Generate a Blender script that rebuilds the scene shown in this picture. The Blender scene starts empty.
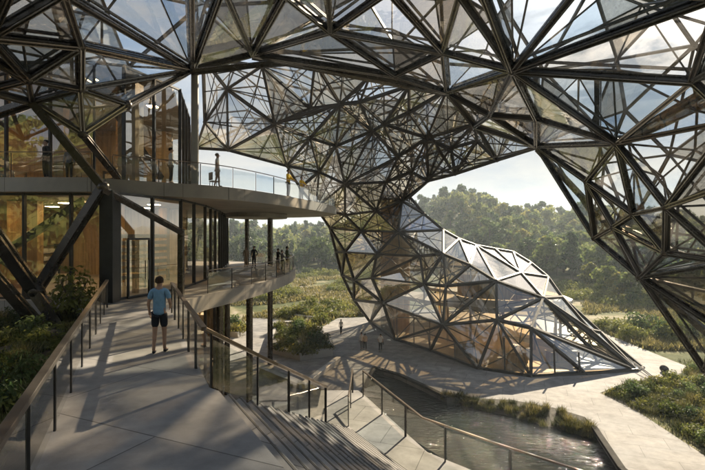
import bpy, bmesh, math, random
from mathutils import Vector, Matrix, noise
from mathutils.geometry import delaunay_2d_cdt
R = random.Random(7); LAMP = 22
SC = bpy.context.scene
COL = SC.collection
FPX, CX, CY, CZ = 470.0, 352.5, 235.0, 11.7
CAM = Vector((0, 0, CZ))

# ------------------------------------------------------------------ survey helpers
def P(px, py, d):
    return Vector(((px - CX) / FPX * d, d, CZ - (py - CY) / FPX * d))
def G(px, py, z=0.0):
    d = (CZ - z) * FPX / (py - CY)
    return Vector(((px - CX) / FPX * d, d, z))
def proj(p):
    d = max(p.y, 0.5)
    return (CX + p.x / d * FPX, CY - (p.z - CZ) / d * FPX)
def smooth(a, b, x):
    t = min(1, max(0, (x - a) / (b - a)))
    return t * t * (3 - 2 * t)
def inpoly(p, poly):
    x, y = p[0], p[1]; c = False; n = len(poly)
    for i in range(n):
        x1, y1 = poly[i][0], poly[i][1]; x2, y2 = poly[i - 1][0], poly[i - 1][1]
        if (y1 > y) != (y2 > y) and x < (x2 - x1) * (y - y1) / (y2 - y1) + x1:
            c = not c
    return c
def pdist(p, poly):
    best = 1e9; q = Vector((p[0], p[1]))
    for i in range(len(poly)):
        a = Vector(poly[i - 1][:2]); b = Vector(poly[i][:2]); ab = b - a
        t = max(0, min(1, (q - a).dot(ab) / max(ab.length_squared, 1e-9)))
        best = min(best, (q - a - ab * t).length)
    return best
def spline(pts, n=8, closed=False):
    pts = [Vector(p) for p in pts]; out = []; m = len(pts)
    rng = range(m if closed else m - 1)
    for i in rng:
        if closed:
            p0, p1, p2, p3 = pts[i - 1], pts[i], pts[(i + 1) % m], pts[(i + 2) % m]
        else:
            p0, p1, p2, p3 = pts[max(i - 1, 0)], pts[i], pts[i + 1], pts[min(i + 2, m - 1)]
        for k in range(n):
            t = k / n
            out.append(0.5 * ((2 * p1) + (p2 - p0) * t + (2 * p0 - 5 * p1 + 4 * p2 - p3) * t * t + (3 * p1 - p0 - 3 * p2 + p3) * t ** 3))
    if not closed:
        out.append(pts[-1])
    return out

# ------------------------------------------------------------------ objects
def tag(o, label=None, cat=None, group=None, kind=None):
    if label: o['label'] = label
    if cat: o['category'] = cat
    if group: o['group'] = group
    if kind: o['kind'] = kind
    return o
def empty(name, loc=(0, 0, 0), rz=0.0, label=None, cat=None, group=None):
    o = bpy.data.objects.new(name, None); COL.objects.link(o)
    o.location = loc; o.rotation_euler = (0, 0, rz); o.empty_display_size = 0.2
    return tag(o, label, cat, group)
def link(name, me, parent=None):
    o = bpy.data.objects.new(name, me); COL.objects.link(o)
    if parent is not None: o.parent = parent
    return o
def copy_tree(o, parent=None):
    c = o.copy(); COL.objects.link(c)
    if parent is not None: c.parent = parent
    for ch in list(o.children): copy_tree(ch, c)
    return c

class MB:
    def __init__(s): s.v = []; s.f = []; s.mi = []
    def add(s, vs, fs, m=0):
        b = len(s.v); s.v += [tuple(v) for v in vs]
        for f in fs: s.f.append(tuple(b + i for i in f)); s.mi.append(m)
    def box(s, c, size, rz=0, m=0):
        x, y, z = size[0] / 2, size[1] / 2, size[2] / 2; ca, sa = math.cos(rz), math.sin(rz)
        vs = [(c[0] + ca * i * x - sa * j * y, c[1] + sa * i * x + ca * j * y, c[2] + k * z) for k in (-1, 1) for j in (-1, 1) for i in (-1, 1)]
        s.add(vs, [(0, 2, 3, 1), (4, 5, 7, 6), (0, 1, 5, 4), (2, 6, 7, 3), (0, 4, 6, 2), (1, 3, 7, 5)], m)
    def prof(s, a, b, prof, up, m=0):
        a = Vector(a); b = Vector(b); d = (b - a)
        if d.length < 1e-4: return
        d.normalize(); up = Vector(up)
        side = d.cross(up)
        if side.length < 1e-3: side = d.cross(Vector((1, 0.1, 0)))
        side.normalize(); v = side.cross(d).normalized(); n = len(prof)
        vs = [a + side * x + v * y for x, y in prof] + [b + side * x + v * y for x, y in prof]
        fs = [(i, (i + 1) % n, n + (i + 1) % n, n + i) for i in range(n)] + [tuple(range(n))[::-1], tuple(range(n, 2 * n))]
        s.add(vs, fs, m)
    def bar(s, a, b, w, h, up=(0, 0, 1), m=0):
        c = min(w, h) * 0.18
        s.prof(a, b, [(-w + c, -h), (w - c, -h), (w, -h + c), (w, h - c), (w - c, h), (-w + c, h), (-w, h - c), (-w, -h + c)], up, m)
    def strut(s, a, b, w, h, up, m=0):
        s.prof(a, b, [(-w, -h), (w, -h), (w, -h * .45), (w * .5, -h * .3), (w * .5, h * .3), (w, h * .45), (w, h), (-w, h), (-w, h * .45), (-w * .5, h * .3), (-w * .5, -h * .3), (-w, -h * .45)], up, m)
    def tube(s, pts, rad, n=8, m=0):
        pts = [Vector(p) for p in pts]; k = len(pts)
        if not isinstance(rad, (list, tuple)): rad = [rad] * k
        vs = []; prev = None
        for i, p in enumerate(pts):
            d = (pts[min(i + 1, k - 1)] - pts[max(i - 1, 0)]).normalized()
            if prev is None: prev = d.orthogonal().normalized()
            u = (prev - d * prev.dot(d)).normalized(); prev = u; w = d.cross(u)
            vs += [p + (u * math.cos(2 * math.pi * j / n) + w * math.sin(2 * math.pi * j / n)) * rad[i] for j in range(n)]
        fs = [(i * n + j, i * n + (j + 1) % n, (i + 1) * n + (j + 1) % n, (i + 1) * n + j) for i in range(k - 1) for j in range(n)]
        fs += [tuple(range(n))[::-1], tuple(range((k - 1) * n, k * n))]
        s.add(vs, fs, m)
    def prism(s, poly, z0, z1, m=0, mside=None):
        poly = [Vector((p[0], p[1])) for p in poly]; n = len(poly)
        A = sum(poly[i - 1].x * poly[i].y - poly[i].x * poly[i - 1].y for i in range(n))
        if A < 0: poly = poly[::-1]
        r = delaunay_2d_cdt(poly, [(i, (i + 1) % n) for i in range(n)], [], 1, 1e-5)
        vs, fs = r[0], r[2]; k = len(vs)
        top = [(v.x, v.y, z1) for v in vs]; bot = [(v.x, v.y, z0) for v in vs]
        fl = []
        for f in fs:
            if len(f) != 3: continue
            a, b, c = (vs[i] for i in f)
            if (b - a).cross(c - a) < 0: f = f[::-1]
            fl.append(tuple(f))
        s.add(top, fl, m); s.add(bot, [f[::-1] for f in fl], m if mside is None else mside)
        side = [(p.x, p.y, z0) for p in poly] + [(p.x, p.y, z1) for p in poly]
        s.add(side, [(i, (i + 1) % n, n + (i + 1) % n, n + i) for i in range(n)], m if mside is None else mside)
    def mesh(s, name, mats, smooth_=False):
        me = bpy.data.meshes.new(name); me.from_pydata(s.v, [], s.f)
        for mt in (mats if isinstance(mats, (list, tuple)) else [mats]): me.materials.append(mt)
        if any(s.mi): me.polygons.foreach_set('material_index', s.mi)
        if smooth_: me.polygons.foreach_set('use_smooth', [True] * len(me.polygons))
        me.update(); return me
    def build(s, name, mats, parent=None, smooth_=False):
        return link(name, s.mesh(name, mats, smooth_), parent)

# ------------------------------------------------------------------ materials
class NT:
    def __init__(s, name):
        s.m = bpy.data.materials.new(name); s.m.use_nodes = True; s.t = s.m.node_tree; s.t.nodes.clear()
        s.out = s.n('ShaderNodeOutputMaterial')
    def n(s, typ, **kw):
        nd = s.t.nodes.new(typ)
        for k, v in kw.items():
            if k.startswith('i_'):
                key = k[2:]; key = int(key) if key.isdigit() else key.replace('_', ' ')
                nd.inputs[key].default_value = v
            else: setattr(nd, k, v)
        return nd
    def l(s, a, b): s.t.links.new(a, b)
    def noise(s, scale, detail=4, rough=.55, coord='Object', dist=0):
        tc = s.n('ShaderNodeTexCoord'); nz = s.n('ShaderNodeTexNoise', i_Scale=scale, i_Detail=detail, i_Roughness=rough, i_Distortion=dist)
        s.l(tc.outputs[coord], nz.inputs['Vector']); return nz
    def ramp(s, src, stops):
        r = s.n('ShaderNodeValToRGB'); e = r.color_ramp.elements
        while len(e) < len(stops): e.new(.5)
        for i, (p, c) in enumerate(stops):
            e[i].position = p; e[i].color = (*c, 1) if len(c) == 3 else c
        s.l(src, r.inputs['Fac']); return r
def c4(c): return (*c, 1)
def mul(c, f): return tuple(x * f for x in c)

def mat_basic(name, col, rough=.6, metal=0, scale=3.0, var=.25, bump=0.0, bscale=30, spec=.5, coord='Object', big=None):
    t = NT(name); b = t.n('ShaderNodeBsdfPrincipled', i_Roughness=rough, i_Metallic=metal)
    b.inputs['Specular IOR Level'].default_value = spec
    nz = t.noise(scale, 6, .6, coord)
    r = t.ramp(nz.outputs['Fac'], [(.28, mul(col, 1 - var)), (.72, mul(col, 1 + var))])
    cs = r.outputs['Color']
    if big:
        n2 = t.noise(big[0], 3, .5, coord); r2 = t.ramp(n2.outputs['Fac'], [(.3, (1 - big[1],) * 3), (.7, (1 + big[1] * .3,) * 3)])
        mx = t.n('ShaderNodeMix', data_type='RGBA', blend_type='MULTIPLY'); mx.inputs[0].default_value = 1
        t.l(cs, mx.inputs[6]); t.l(r2.outputs['Color'], mx.inputs[7]); cs = mx.outputs[2]
    t.l(cs, b.inputs['Base Color'])
    n3 = t.noise(scale * 2.3, 4, .6, coord)
    mr = t.n('ShaderNodeMapRange', i_3=rough * .75, i_4=min(1, rough * 1.25)); t.l(n3.outputs['Fac'], mr.inputs[0]); t.l(mr.outputs[0], b.inputs['Roughness'])
    if bump:
        n4 = t.noise(bscale, 5, .65, coord); bp = t.n('ShaderNodeBump', i_Strength=bump, i_Distance=.02)
        t.l(n4.outputs['Fac'], bp.inputs['Height']); t.l(bp.outputs[0], b.inputs['Normal'])
    t.l(b.outputs[0], t.out.inputs['Surface']); return t.m

def mat_paving(name, col, bw, bh, rot=0.0, rough=.7, var=.16, offs=.5):
    t = NT(name); b = t.n('ShaderNodeBsdfPrincipled', i_Roughness=rough); b.inputs['Specular IOR Level'].default_value = .15
    tc = t.n('ShaderNodeTexCoord'); mp = t.n('ShaderNodeMapping'); mp.inputs['Rotation'].default_value = (0, 0, rot)
    t.l(tc.outputs['Object'], mp.inputs['Vector'])
    br = t.n('ShaderNodeTexBrick', i_Scale=1.0, i_Mortar_Size=.012, i_Mortar_Smooth=.3, i_Brick_Width=bw, i_Row_Height=bh, i_Bias=0.0, offset=offs)
    br.inputs['Color1'].default_value = c4(mul(col, .9)); br.inputs['Color2'].default_value = c4(mul(col, 1.08)); br.inputs['Mortar'].default_value = c4(mul(col, .42))
    t.l(mp.outputs[0], br.inputs['Vector'])
    nz = t.noise(1.3, 8, .65); r = t.ramp(nz.outputs['Fac'], [(.3, (1 - var,) * 3), (.7, (1 + var * .4,) * 3)])
    n2 = t.noise(.22, 4, .6, dist=.8); r2 = t.ramp(n2.outputs['Fac'], [(.32, (.66, .67, .70)), (.6, (1.06, 1.03, 1.0))])
    mx = t.n('ShaderNodeMix', data_type='RGBA', blend_type='MULTIPLY'); mx.inputs[0].default_value = 1
    t.l(br.outputs['Color'], mx.inputs[6]); t.l(r.outputs['Color'], mx.inputs[7])
    m2 = t.n('ShaderNodeMix', data_type='RGBA', blend_type='MULTIPLY'); m2.inputs[0].default_value = 1
    t.l(mx.outputs[2], m2.inputs[6]); t.l(r2.outputs['Color'], m2.inputs[7]); t.l(m2.outputs[2], b.inputs['Base Color'])
    mr = t.n('ShaderNodeMapRange', i_3=rough * .62, i_4=rough * 1.15); t.l(n2.outputs['Fac'], mr.inputs[0]); t.l(mr.outputs[0], b.inputs['Roughness'])
    n4 = t.noise(24, 6, .7); bp = t.n('ShaderNodeBump', i_Strength=.22, i_Distance=.012)
    t.l(n4.outputs['Fac'], bp.inputs['Height']); bp2 = t.n('ShaderNodeBump', i_Strength=.5, i_Distance=.01, invert=True)
    t.l(br.outputs['Fac'], bp2.inputs['Height']); t.l(bp.outputs[0], bp2.inputs['Normal']); t.l(bp2.outputs[0], b.inputs['Normal'])
    t.l(b.outputs[0], t.out.inputs['Surface']); return t.m

def mat_glass(name, tint=(.9, .9, .88), milk=.06, base=.06, rough=.015, wav=.06, bmax=.4, amb=0, dapple_tint=None, mcol=(.75, .68, .55)):
    """thin architectural glass: clear tint + fresnel mirror + a little dust that catches the sun"""
    t = NT(name)
    oi = t.n('ShaderNodeObjectInfo'); ge = t.n('ShaderNodeNewGeometry')
    ad = t.n('ShaderNodeMath', operation='ADD'); t.l(oi.outputs['Random'], ad.inputs[0]); t.l(ge.outputs['Random Per Island'], ad.inputs[1])
    fr = t.n('ShaderNodeMath', operation='FRACT'); t.l(ad.outputs[0], fr.inputs[0])
    rt = t.ramp(fr.outputs[0], [(0, (tint[0] * .76, tint[1] * .85, tint[2] * .95)), (.3, tint), (.62, (tint[0] * .99, tint[1] * (.97 - amb * .1), tint[2] * (.93 - amb * .24))), (1, (tint[0] * (.94 - amb * .14), tint[1] * (.88 - amb * .26), tint[2] * (.80 - amb * .44)))])
    if dapple_tint:  # random dark panes put in for dappled light and dark reflections
        e = rt.color_ramp; e.interpolation = 'CONSTANT'; cols = [(0, dapple_tint), (.2, mul(dapple_tint, 1.6)), (.4, (tint[0] * .72, tint[1] * .82, tint[2] * .93)), (.55, tint)]
        for k_, (p_, c_) in enumerate(cols): e.elements[k_].position = p_; e.elements[k_].color = c4(c_)
    tr = t.n('ShaderNodeBsdfTransparent'); t.l(rt.outputs['Color'], tr.inputs['Color'])
    gl = t.n('ShaderNodeBsdfGlossy', i_Roughness=rough); gl.inputs['Color'].default_value = (.96, .95, .93, 1)
    nz = t.noise(.55, 3, .5); bp = t.n('ShaderNodeBump', i_Strength=wav, i_Distance=.3)
    t.l(nz.outputs['Fac'], bp.inputs['Height']); t.l(bp.outputs[0], gl.inputs['Normal'])
    fn = t.n('ShaderNodeLayerWeight', i_Blend=.5); t.l(bp.outputs[0], fn.inputs['Normal'])
    pw = t.n('ShaderNodeMath', operation='POWER', i_1=3.2); t.l(fn.outputs['Facing'], pw.inputs[0])
    mr = t.n('ShaderNodeMapRange', i_4=.88); t.l(pw.outputs[0], mr.inputs[0])
    w1 = t.n('ShaderNodeMath', operation='MULTIPLY', i_1=7.31); t.l(fr.outputs[0], w1.inputs[0])
    w2 = t.n('ShaderNodeMath', operation='FRACT'); t.l(w1.outputs[0], w2.inputs[0])
    w3 = t.n('ShaderNodeMath', operation='POWER', i_1=1.6); t.l(w2.outputs[0], w3.inputs[0])
    w4 = t.n('ShaderNodeMapRange', i_3=base, i_4=bmax); t.l(w3.outputs[0], w4.inputs[0]); t.l(w4.outputs[0], mr.inputs[3])
    m1 = t.n('ShaderNodeMixShader'); t.l(mr.outputs[0], m1.inputs[0]); t.l(tr.outputs[0], m1.inputs[1]); t.l(gl.outputs[0], m1.inputs[2])
    tl = t.n('ShaderNodeBsdfTranslucent'); tl.inputs['Color'].default_value = c4(mcol)
    df = t.n('ShaderNodeBsdfDiffuse'); df.inputs['Color'].default_value = c4(mcol)
    md = t.n('ShaderNodeMixShader', i_0=.4); t.l(tl.outputs[0], md.inputs[1]); t.l(df.outputs[0], md.inputs[2])
    n5 = t.noise(.9, 5, .7, dist=1.5); r5 = t.ramp(n5.outputs['Fac'], [(.3, (milk * .3,) * 3), (.75, (milk * 1.9,) * 3)])
    m2 = t.n('ShaderNodeMixShader'); t.l(r5.outputs['Color'], m2.inputs[0]); t.l(m1.outputs[0], m2.inputs[1]); t.l(md.outputs[0], m2.inputs[2])
    t.l(m2.outputs[0], t.out.inputs['Surface']); return t.m

def mat_leaf(name, c1, c2, c3, trans=.35, scale=.5, rough=.6):
    t = NT(name); nz = t.noise(scale, 3, .6, 'Object'); oi = t.n('ShaderNodeObjectInfo'); ge = t.n('ShaderNodeNewGeometry')
    a = t.n('ShaderNodeMath', operation='MULTIPLY_ADD', i_1=.6, i_2=-.3); t.l(oi.outputs['Random'], a.inputs[0])
    a1 = t.n('ShaderNodeMath', operation='MULTIPLY_ADD', i_1=.5, i_2=-.25); t.l(ge.outputs['Random Per Island'], a1.inputs[0])
    b_ = t.n('ShaderNodeMath', operation='ADD'); t.l(a.outputs[0], b_.inputs[0]); t.l(nz.outputs['Fac'], b_.inputs[1])
    b2 = t.n('ShaderNodeMath', operation='ADD'); t.l(b_.outputs[0], b2.inputs[0]); t.l(a1.outputs[0], b2.inputs[1])
    r = t.ramp(b2.outputs[0], [(.2, c1), (.5, c2), (.8, c3)])
    d = t.n('ShaderNodeBsdfPrincipled', i_Roughness=rough); d.inputs['Specular IOR Level'].default_value = .25
    t.l(r.outputs['Color'], d.inputs['Base Color'])
    tl = t.n('ShaderNodeBsdfTranslucent'); t.l(r.outputs['Color'], tl.inputs['Color'])
    mx = t.n('ShaderNodeMixShader', i_0=trans); t.l(d.outputs[0], mx.inputs[1]); t.l(tl.outputs[0], mx.inputs[2])
    t.l(mx.outputs[0], t.out.inputs['Surface']); return t.m

def mat_ground(name):
    t = NT(name); b = t.n('ShaderNodeBsdfPrincipled', i_Roughness=.95); b.inputs['Specular IOR Level'].default_value = .1
    n1 = t.noise(.09, 6, .65, dist=.6); n2 = t.noise(1.2, 8, .7)
    ad = t.n('ShaderNodeMath', operation='MULTIPLY_ADD', i_1=.28, i_2=-.14); t.l(n2.outputs['Fac'], ad.inputs[0])
    s = t.n('ShaderNodeMath', operation='ADD'); t.l(n1.outputs['Fac'], s.inputs[0]); t.l(ad.outputs[0], s.inputs[1])
    r = t.ramp(s.outputs[0], [(.36, (.05, .065, .025)), (.47, (.10, .11, .045)), (.55, (.22, .20, .11)), (.64, (.33, .29, .22))])
    t.l(r.outputs['Color'], b.inputs['Base Color'])
    bp = t.n('ShaderNodeBump', i_Strength=.8, i_Distance=.2); t.l(n2.outputs['Fac'], bp.inputs['Height']); t.l(bp.outputs[0], b.inputs['Normal'])
    t.l(b.outputs[0], t.out.inputs['Surface']); return t.m

def mat_water(name):
    t = NT(name); b = t.n('ShaderNodeBsdfPrincipled', i_Roughness=.03, i_IOR=1.33)
    b.inputs['Base Color'].default_value = (.007, .011, .010, 1); b.inputs['Specular IOR Level'].default_value = .5
    tc = t.n('ShaderNodeTexCoord'); mp = t.n('ShaderNodeMapping'); mp.inputs['Scale'].default_value = (1, 1.7, 1)
    t.l(tc.outputs['Object'], mp.inputs['Vector'])
    n1 = t.n('ShaderNodeTexNoise', i_Scale=1.7, i_Detail=5, i_Roughness=.55, i_Distortion=.9); t.l(mp.outputs[0], n1.inputs['Vector'])
    n2 = t.n('ShaderNodeTexNoise', i_Scale=.35, i_Detail=2); t.l(mp.outputs[0], n2.inputs['Vector'])
    bp = t.n('ShaderNodeBump', i_Strength=1.0, i_Distance=.26); t.l(n1.outputs['Fac'], bp.inputs['Height'])
    bq = t.n('ShaderNodeBump', i_Strength=.4, i_Distance=.3); t.l(n2.outputs['Fac'], bq.inputs['Height']); t.l(bp.outputs[0], bq.inputs['Normal'])
    t.l(bq.outputs[0], b.inputs['Normal']); t.l(b.outputs[0], t.out.inputs['Surface']); return t.m

def mat_timber(name, col):
    t = NT(name); b = t.n('ShaderNodeBsdfPrincipled', i_Roughness=.5)
    tc = t.n('ShaderNodeTexCoord'); mp = t.n('ShaderNodeMapping'); mp.inputs['Scale'].default_value = (3.2, 3.2, .18)
    t.l(tc.outputs['Object'], mp.inputs['Vector']); nz = t.n('ShaderNodeTexNoise', i_Scale=2.0, i_Detail=6, i_Roughness=.6); t.l(mp.outputs[0], nz.inputs['Vector'])
    r = t.ramp(nz.outputs['Fac'], [(.3, mul(col, .55)), (.5, col), (.72, mul(col, 1.3))]); t.l(r.outputs['Color'], b.inputs['Base Color'])
    t.l(b.outputs[0], t.out.inputs['Surface']); return t.m

M = {}
M['steel'] = mat_basic('bronze_steel', (.095, .085, .074), .27, .85, .8, .12, .02, 40)
M['steel2'] = mat_basic('thin_steel', (.10, .09, .08), .3, .8, .8, .12)
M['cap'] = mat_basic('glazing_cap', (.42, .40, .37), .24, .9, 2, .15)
M['pframe'] = mat_basic('pavilion_frame', (.06, .055, .05), .6, .15, 2, .2, spec=.25)
M['dark'] = mat_basic('dark_metal', (.04, .04, .042), .4, .5, 2, .25)
M['rail'] = mat_basic('handrail_bronze', (.16, .125, .095), .33, .7, 2, .25)
M['glass'] = mat_glass('canopy_glass', (.94, .95, .95), .012, .09, .015, .035, .30, .55, (.36, .33, .29))
M['neck'] = mat_glass('neck_glass', (.86, .84, .80), .014, .14, .015, .035, .42, .6, (.36, .33, .27))
M['glass3'] = mat_glass('roof_glass', (.96, .965, .965), .012, .07, .015, .03, .3, .1)
M['glass2'] = mat_glass('pavilion_glass', (.92, .91, .88), .02, .15, .015, .02, .5, .5)
M['fglass'] = mat_glass('facade_glass', (.90, .87, .80), .012, .2, .008, .02, .36, .3)
M['rglass'] = mat_glass('balustrade_glass', (.87, .90, .885), .03, .05, .01, .02, .1)
M['conc'] = mat_basic('pale_concrete', (.38, .365, .34), .62, 0, .9, .12, .12, 30, big=(.25, .2))
M['soffit'] = mat_paving('soffit_panels', (.45, .425, .39), 3.4, 3.4, .3, .6, .1)
M['ramp'] = mat_paving('ramp_concrete', (.385, .38, .375), 5.2, 2.4, math.radians(24.5), .62, .34)
M['step'] = mat_paving('step_stone', (.40, .392, .382), 3.4, 40.0, math.radians(-60.6), .62, .34, 0)
M['pave'] = mat_paving('plaza_paving', (.325, .32, .312), 3.0, 1.5, .35, .92, .34)
M['kerb'] = mat_basic('dark_kerb', (.05, .047, .043), .95, 0, 2, .3, spec=.05)
M['nosing'] = mat_basic('nosing_strip', (.12, .112, .10), .6, .2, 2, .3)
M['timber'] = mat_timber('golden_timber', (.33, .21, .09))
M['wood2'] = mat_timber('pale_timber', (.42, .32, .19))
M['floor'] = mat_basic('interior_floor', (.36, .29, .21), .4, 0, .8, .15)
M['ground'] = mat_ground('meadow_ground')
M['soil'] = mat_basic('dark_soil', (.05, .042, .028), .95, 0, 3, .4, .5, 9)
M['water'] = mat_water('pond_water')
M['leafA'] = mat_leaf('leaf_olive', (.055, .085, .022), (.125, .16, .042), (.22, .235, .075), .5, .25)
M['leafB'] = mat_leaf('leaf_deep', (.034, .062, .025), (.08, .12, .042), (.145, .185, .062), .5, .25)
M['leafC'] = mat_leaf('leaf_yellow', (.06, .07, .016), (.15, .155, .033), (.25, .23, .06), .5, .4)
M['shrub'] = mat_leaf('leaf_shrub', (.04, .06, .014), (.11, .135, .03), (.21, .215, .055), .45, 1.0)
M['grass'] = mat_leaf('grass_blade', (.055, .06, .018), (.14, .13, .042), (.29, .245, .10), .45, .6)
M['grass2'] = mat_leaf('grass_dark', (.03, .04, .014), (.075, .085, .026), (.16, .15, .05), .4, .6)
M['bark'] = mat_basic('bark', (.075, .058, .042), .9, 0, 6, .35, .5, 20)
M['skin'] = mat_basic('skin', (.42, .26, .185), .55, 0, 8, .08)
M['stone'] = mat_basic('dark_stone', (.06, .058, .055), .85, 0, 4, .3, .5, 14)
def cloth(name, c): return mat_basic(name, c, .85, 0, 14, .14, .55, 11, spec=.2)
M['blue'] = cloth('blue_cotton', (.22, .40, .60)); M['navy'] = cloth('navy_cotton', (.018, .022, .032)); M['white'] = cloth('white_cotton', (.68, .66, .62))
M['beige'] = cloth('beige_cotton', (.50, .38, .27)); M['yellow'] = cloth('yellow_fabric', (.80, .52, .03)); M['black'] = cloth('black_cotton', (.02, .02, .022))
M['grey'] = cloth('grey_cotton', (.16, .16, .17)); M['green'] = cloth('green_cotton', (.13, .19, .10)); M['shoe'] = cloth('shoe_fabric', (.05, .05, .055))
M['hair'] = cloth('brown_hair', (.045, .025, .014)); M['hair2'] = cloth('dark_hair', (.015, .012, .010)); M['hair3'] = cloth('grey_hair', (.24, .20, .16))
M['eye'] = mat_basic('eye', (.02, .015, .012), .2)

# ------------------------------------------------------------------ lattice engine
def tri_lattice(nodes, loop, extra):
    vs = [Vector((n[0], n[1])) for n in nodes]; k = len(loop)
    es = [(loop[i], loop[(i + 1) % k]) for i in range(k)] + list(extra)
    ov, oe, of, om, _, _ = delaunay_2d_cdt(vs, es, [], 0, 1e-3)
    pts = []
    for i, v in enumerate(ov):
        if om[i]: pts.append(P(*nodes[om[i][0]]))
        else:
            w = [(1 / max(1e-3, (v - a).length_squared), n[2]) for a, n in zip(vs, nodes)]
            w.sort(reverse=True); w = w[:4]; pts.append(P(v.x, v.y, sum(a * b for a, b in w) / sum(a for a, b in w)))
    poly = [nodes[i] for i in loop]; tris = []
    for f in of:
        c = (ov[f[0]] + ov[f[1]] + ov[f[2]]) / 3
        if inpoly(c, poly): tris.append(tuple(f))
    return pts, tris
def tnormal(pts, t):
    n = (pts[t[1]] - pts[t[0]]).cross(pts[t[2]] - pts[t[0]])
    n = n.normalized() if n.length > 1e-6 else Vector((0, 0, 1))
    c = (pts[t[0]] + pts[t[1]] + pts[t[2]]) / 3
    return n if n.dot(c - CAM) > 0 else -n
def edges_of(tris):
    d = {}
    for i, t in enumerate(tris):
        for a, b in ((t[0], t[1]), (t[1], t[2]), (t[2], t[0])): d.setdefault((min(a, b), max(a, b)), []).append(i)
    return d
def seen(a, b, w):
    """rough share of the picture a member takes"""
    n = 10; k = 0
    for i in range(n + 1):
        p = a.lerp(b, i / n); x, y = proj(p)
        if p.y > 1 and -5 < x < 710 and -5 < y < 475: k += 1
    if not k: return 0
    m = (a + b) / 2; return k / (n + 1) * (b - a).length / max(m.y, 3) * w / max(m.y, 3)

class Frame:
    """collects struts, panes and nodes of one structure, then writes them out part by part"""
    def __init__(s): s.st = []; s.pn = []; s.nd = []
    def strut(s, a, b, w, h, up, mat='steel', cap=False): s.st.append((seen(a, b, w), a, b, w, h, up, mat, cap))
    def pane(s, tri, mat='glass'):
        c = sum(tri, Vector()) / len(tri); t = [c + (p - c) * .985 for p in tri]
        vis = 0
        for p in list(tri) + [c]:
            x, y = proj(p)
            if p.y > 1 and -5 < x < 710 and -5 < y < 475: vis += 1
        ar = (tri[1] - tri[0]).cross(tri[2] - tri[0]).length
        s.pn.append((ar / max(c.y, 3) ** 2 * vis, t, mat))
    def node(s, p, r): s.nd.append((seen(p, p + Vector((.3, 0, .3)), r), p, r))
    def write(s, root, gmat, rmat='steel2'):
        def ico(mb, p, r):
            t = []
            bm = bmesh.new(); bmesh.ops.create_icosphere(bm, subdivisions=2 if r > .18 else 1, radius=r)
            mb.add([p + v.co for v in bm.verts], [[v.index for v in f.verts] for f in bm.faces]); bm.free()
        s.st.sort(key=lambda q: -q[0]); rest = MB()
        for i, (a_, a, b, w, h, up, m, cap) in enumerate(s.st):
            mb = MB() if i < 100 else rest; mb.strut(a, b, w, h, up)
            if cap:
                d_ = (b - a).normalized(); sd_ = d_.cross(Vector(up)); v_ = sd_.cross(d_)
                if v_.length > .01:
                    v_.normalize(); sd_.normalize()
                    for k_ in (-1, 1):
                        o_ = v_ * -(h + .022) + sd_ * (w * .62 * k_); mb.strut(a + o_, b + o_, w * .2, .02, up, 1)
            if i < 100: mb.build('strut', [M[m], M['cap']], root)
        if rest.v: tag(rest.build('strut', [M[rmat], M['cap']], root), kind='stuff')
        s.pn.sort(key=lambda q: -q[0]); rest = MB()
        for i, (a_, t, m) in enumerate(s.pn):
            if i < 100:
                mb = MB(); mb.add(t, [tuple(range(len(t)))]); mb.build('glass_panel', M[m], root)
            else: rest.add(t, [tuple(range(len(t)))])
        if rest.v: tag(rest.build('glass_panel', M[gmat], root), kind='stuff')
        s.nd.sort(key=lambda q: -q[0]); rest = MB()
        for i, (a_, p, r) in enumerate(s.nd):
            if i < 60:
                mb = MB(); ico(mb, p, r); mb.build('node', M['steel' if rmat == 'steel2' else rmat], root, True)
            else: ico(rest, p, r)
        if rest.v: tag(rest.build('node', M[rmat], root, True), kind='stuff')

def skin_frame(fr, pts, tris, w, h, glass, depth=.4, dmax=3.2, w2=.4, top_glass=True, mat='steel', wfun=None, chord=0, fine=None, keep=1, neck=None):
    ed = edges_of(tris); nrm = [tnormal(pts, t) for t in tris]; apex = []
    for t, n in zip(tris, nrm):
        a, b, c = (pts[i] for i in t); m = ((a - b).length + (b - c).length + (c - a).length) / 3
        ar = (b - a).cross(c - a).length / 2
        apex.append((a + b + c) / 3 + n * min(dmax, depth * math.sqrt(ar) * 1.2))
    used = set()
    for (i, j), fs in ed.items():
        up = sum((nrm[f] for f in fs), Vector())
        if up.length < .2: up = nrm[fs[0]]
        k = wfun(pts[i], pts[j]) if wfun else 1
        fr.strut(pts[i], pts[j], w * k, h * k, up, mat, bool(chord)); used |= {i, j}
        if chord:
            o_ = up.normalized() * chord; fr.strut(pts[i] + o_, pts[j] + o_, w * k * .36, h * k * .36, up, mat)
        if depth and len(fs) == 2:
            a1, a2 = apex[fs[0]], apex[fs[1]]
            if (a1 - a2).length < 14:
                fr.strut(a1, a2, w * w2, h * w2, up)
                if top_glass:
                    for v in (i, j):
                      if R.random() < .38: fr.pane([a1, a2, pts[v]], glass)
    for t, a in zip(tris, apex):
        if R.random() < keep: fr.pane([pts[i] for i in t], neck if neck and all(pts[i].z > 12.5 for i in t) else glass)
        if fine and fine(pts[t[0]]):
            for q in range(3):
                A_, B_, C_ = pts[t[q]], pts[t[q - 1]], pts[t[q - 2]]; fr.strut(A_, (B_ + C_) / 2, .022, .04, nrm[0])
        if depth:
            for i in t: fr.strut(pts[i], a, w * w2 * .9, h * w2 * .9, nrm[0])
    for i in used: fr.node(pts[i], w * 1.8)
    return used

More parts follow.
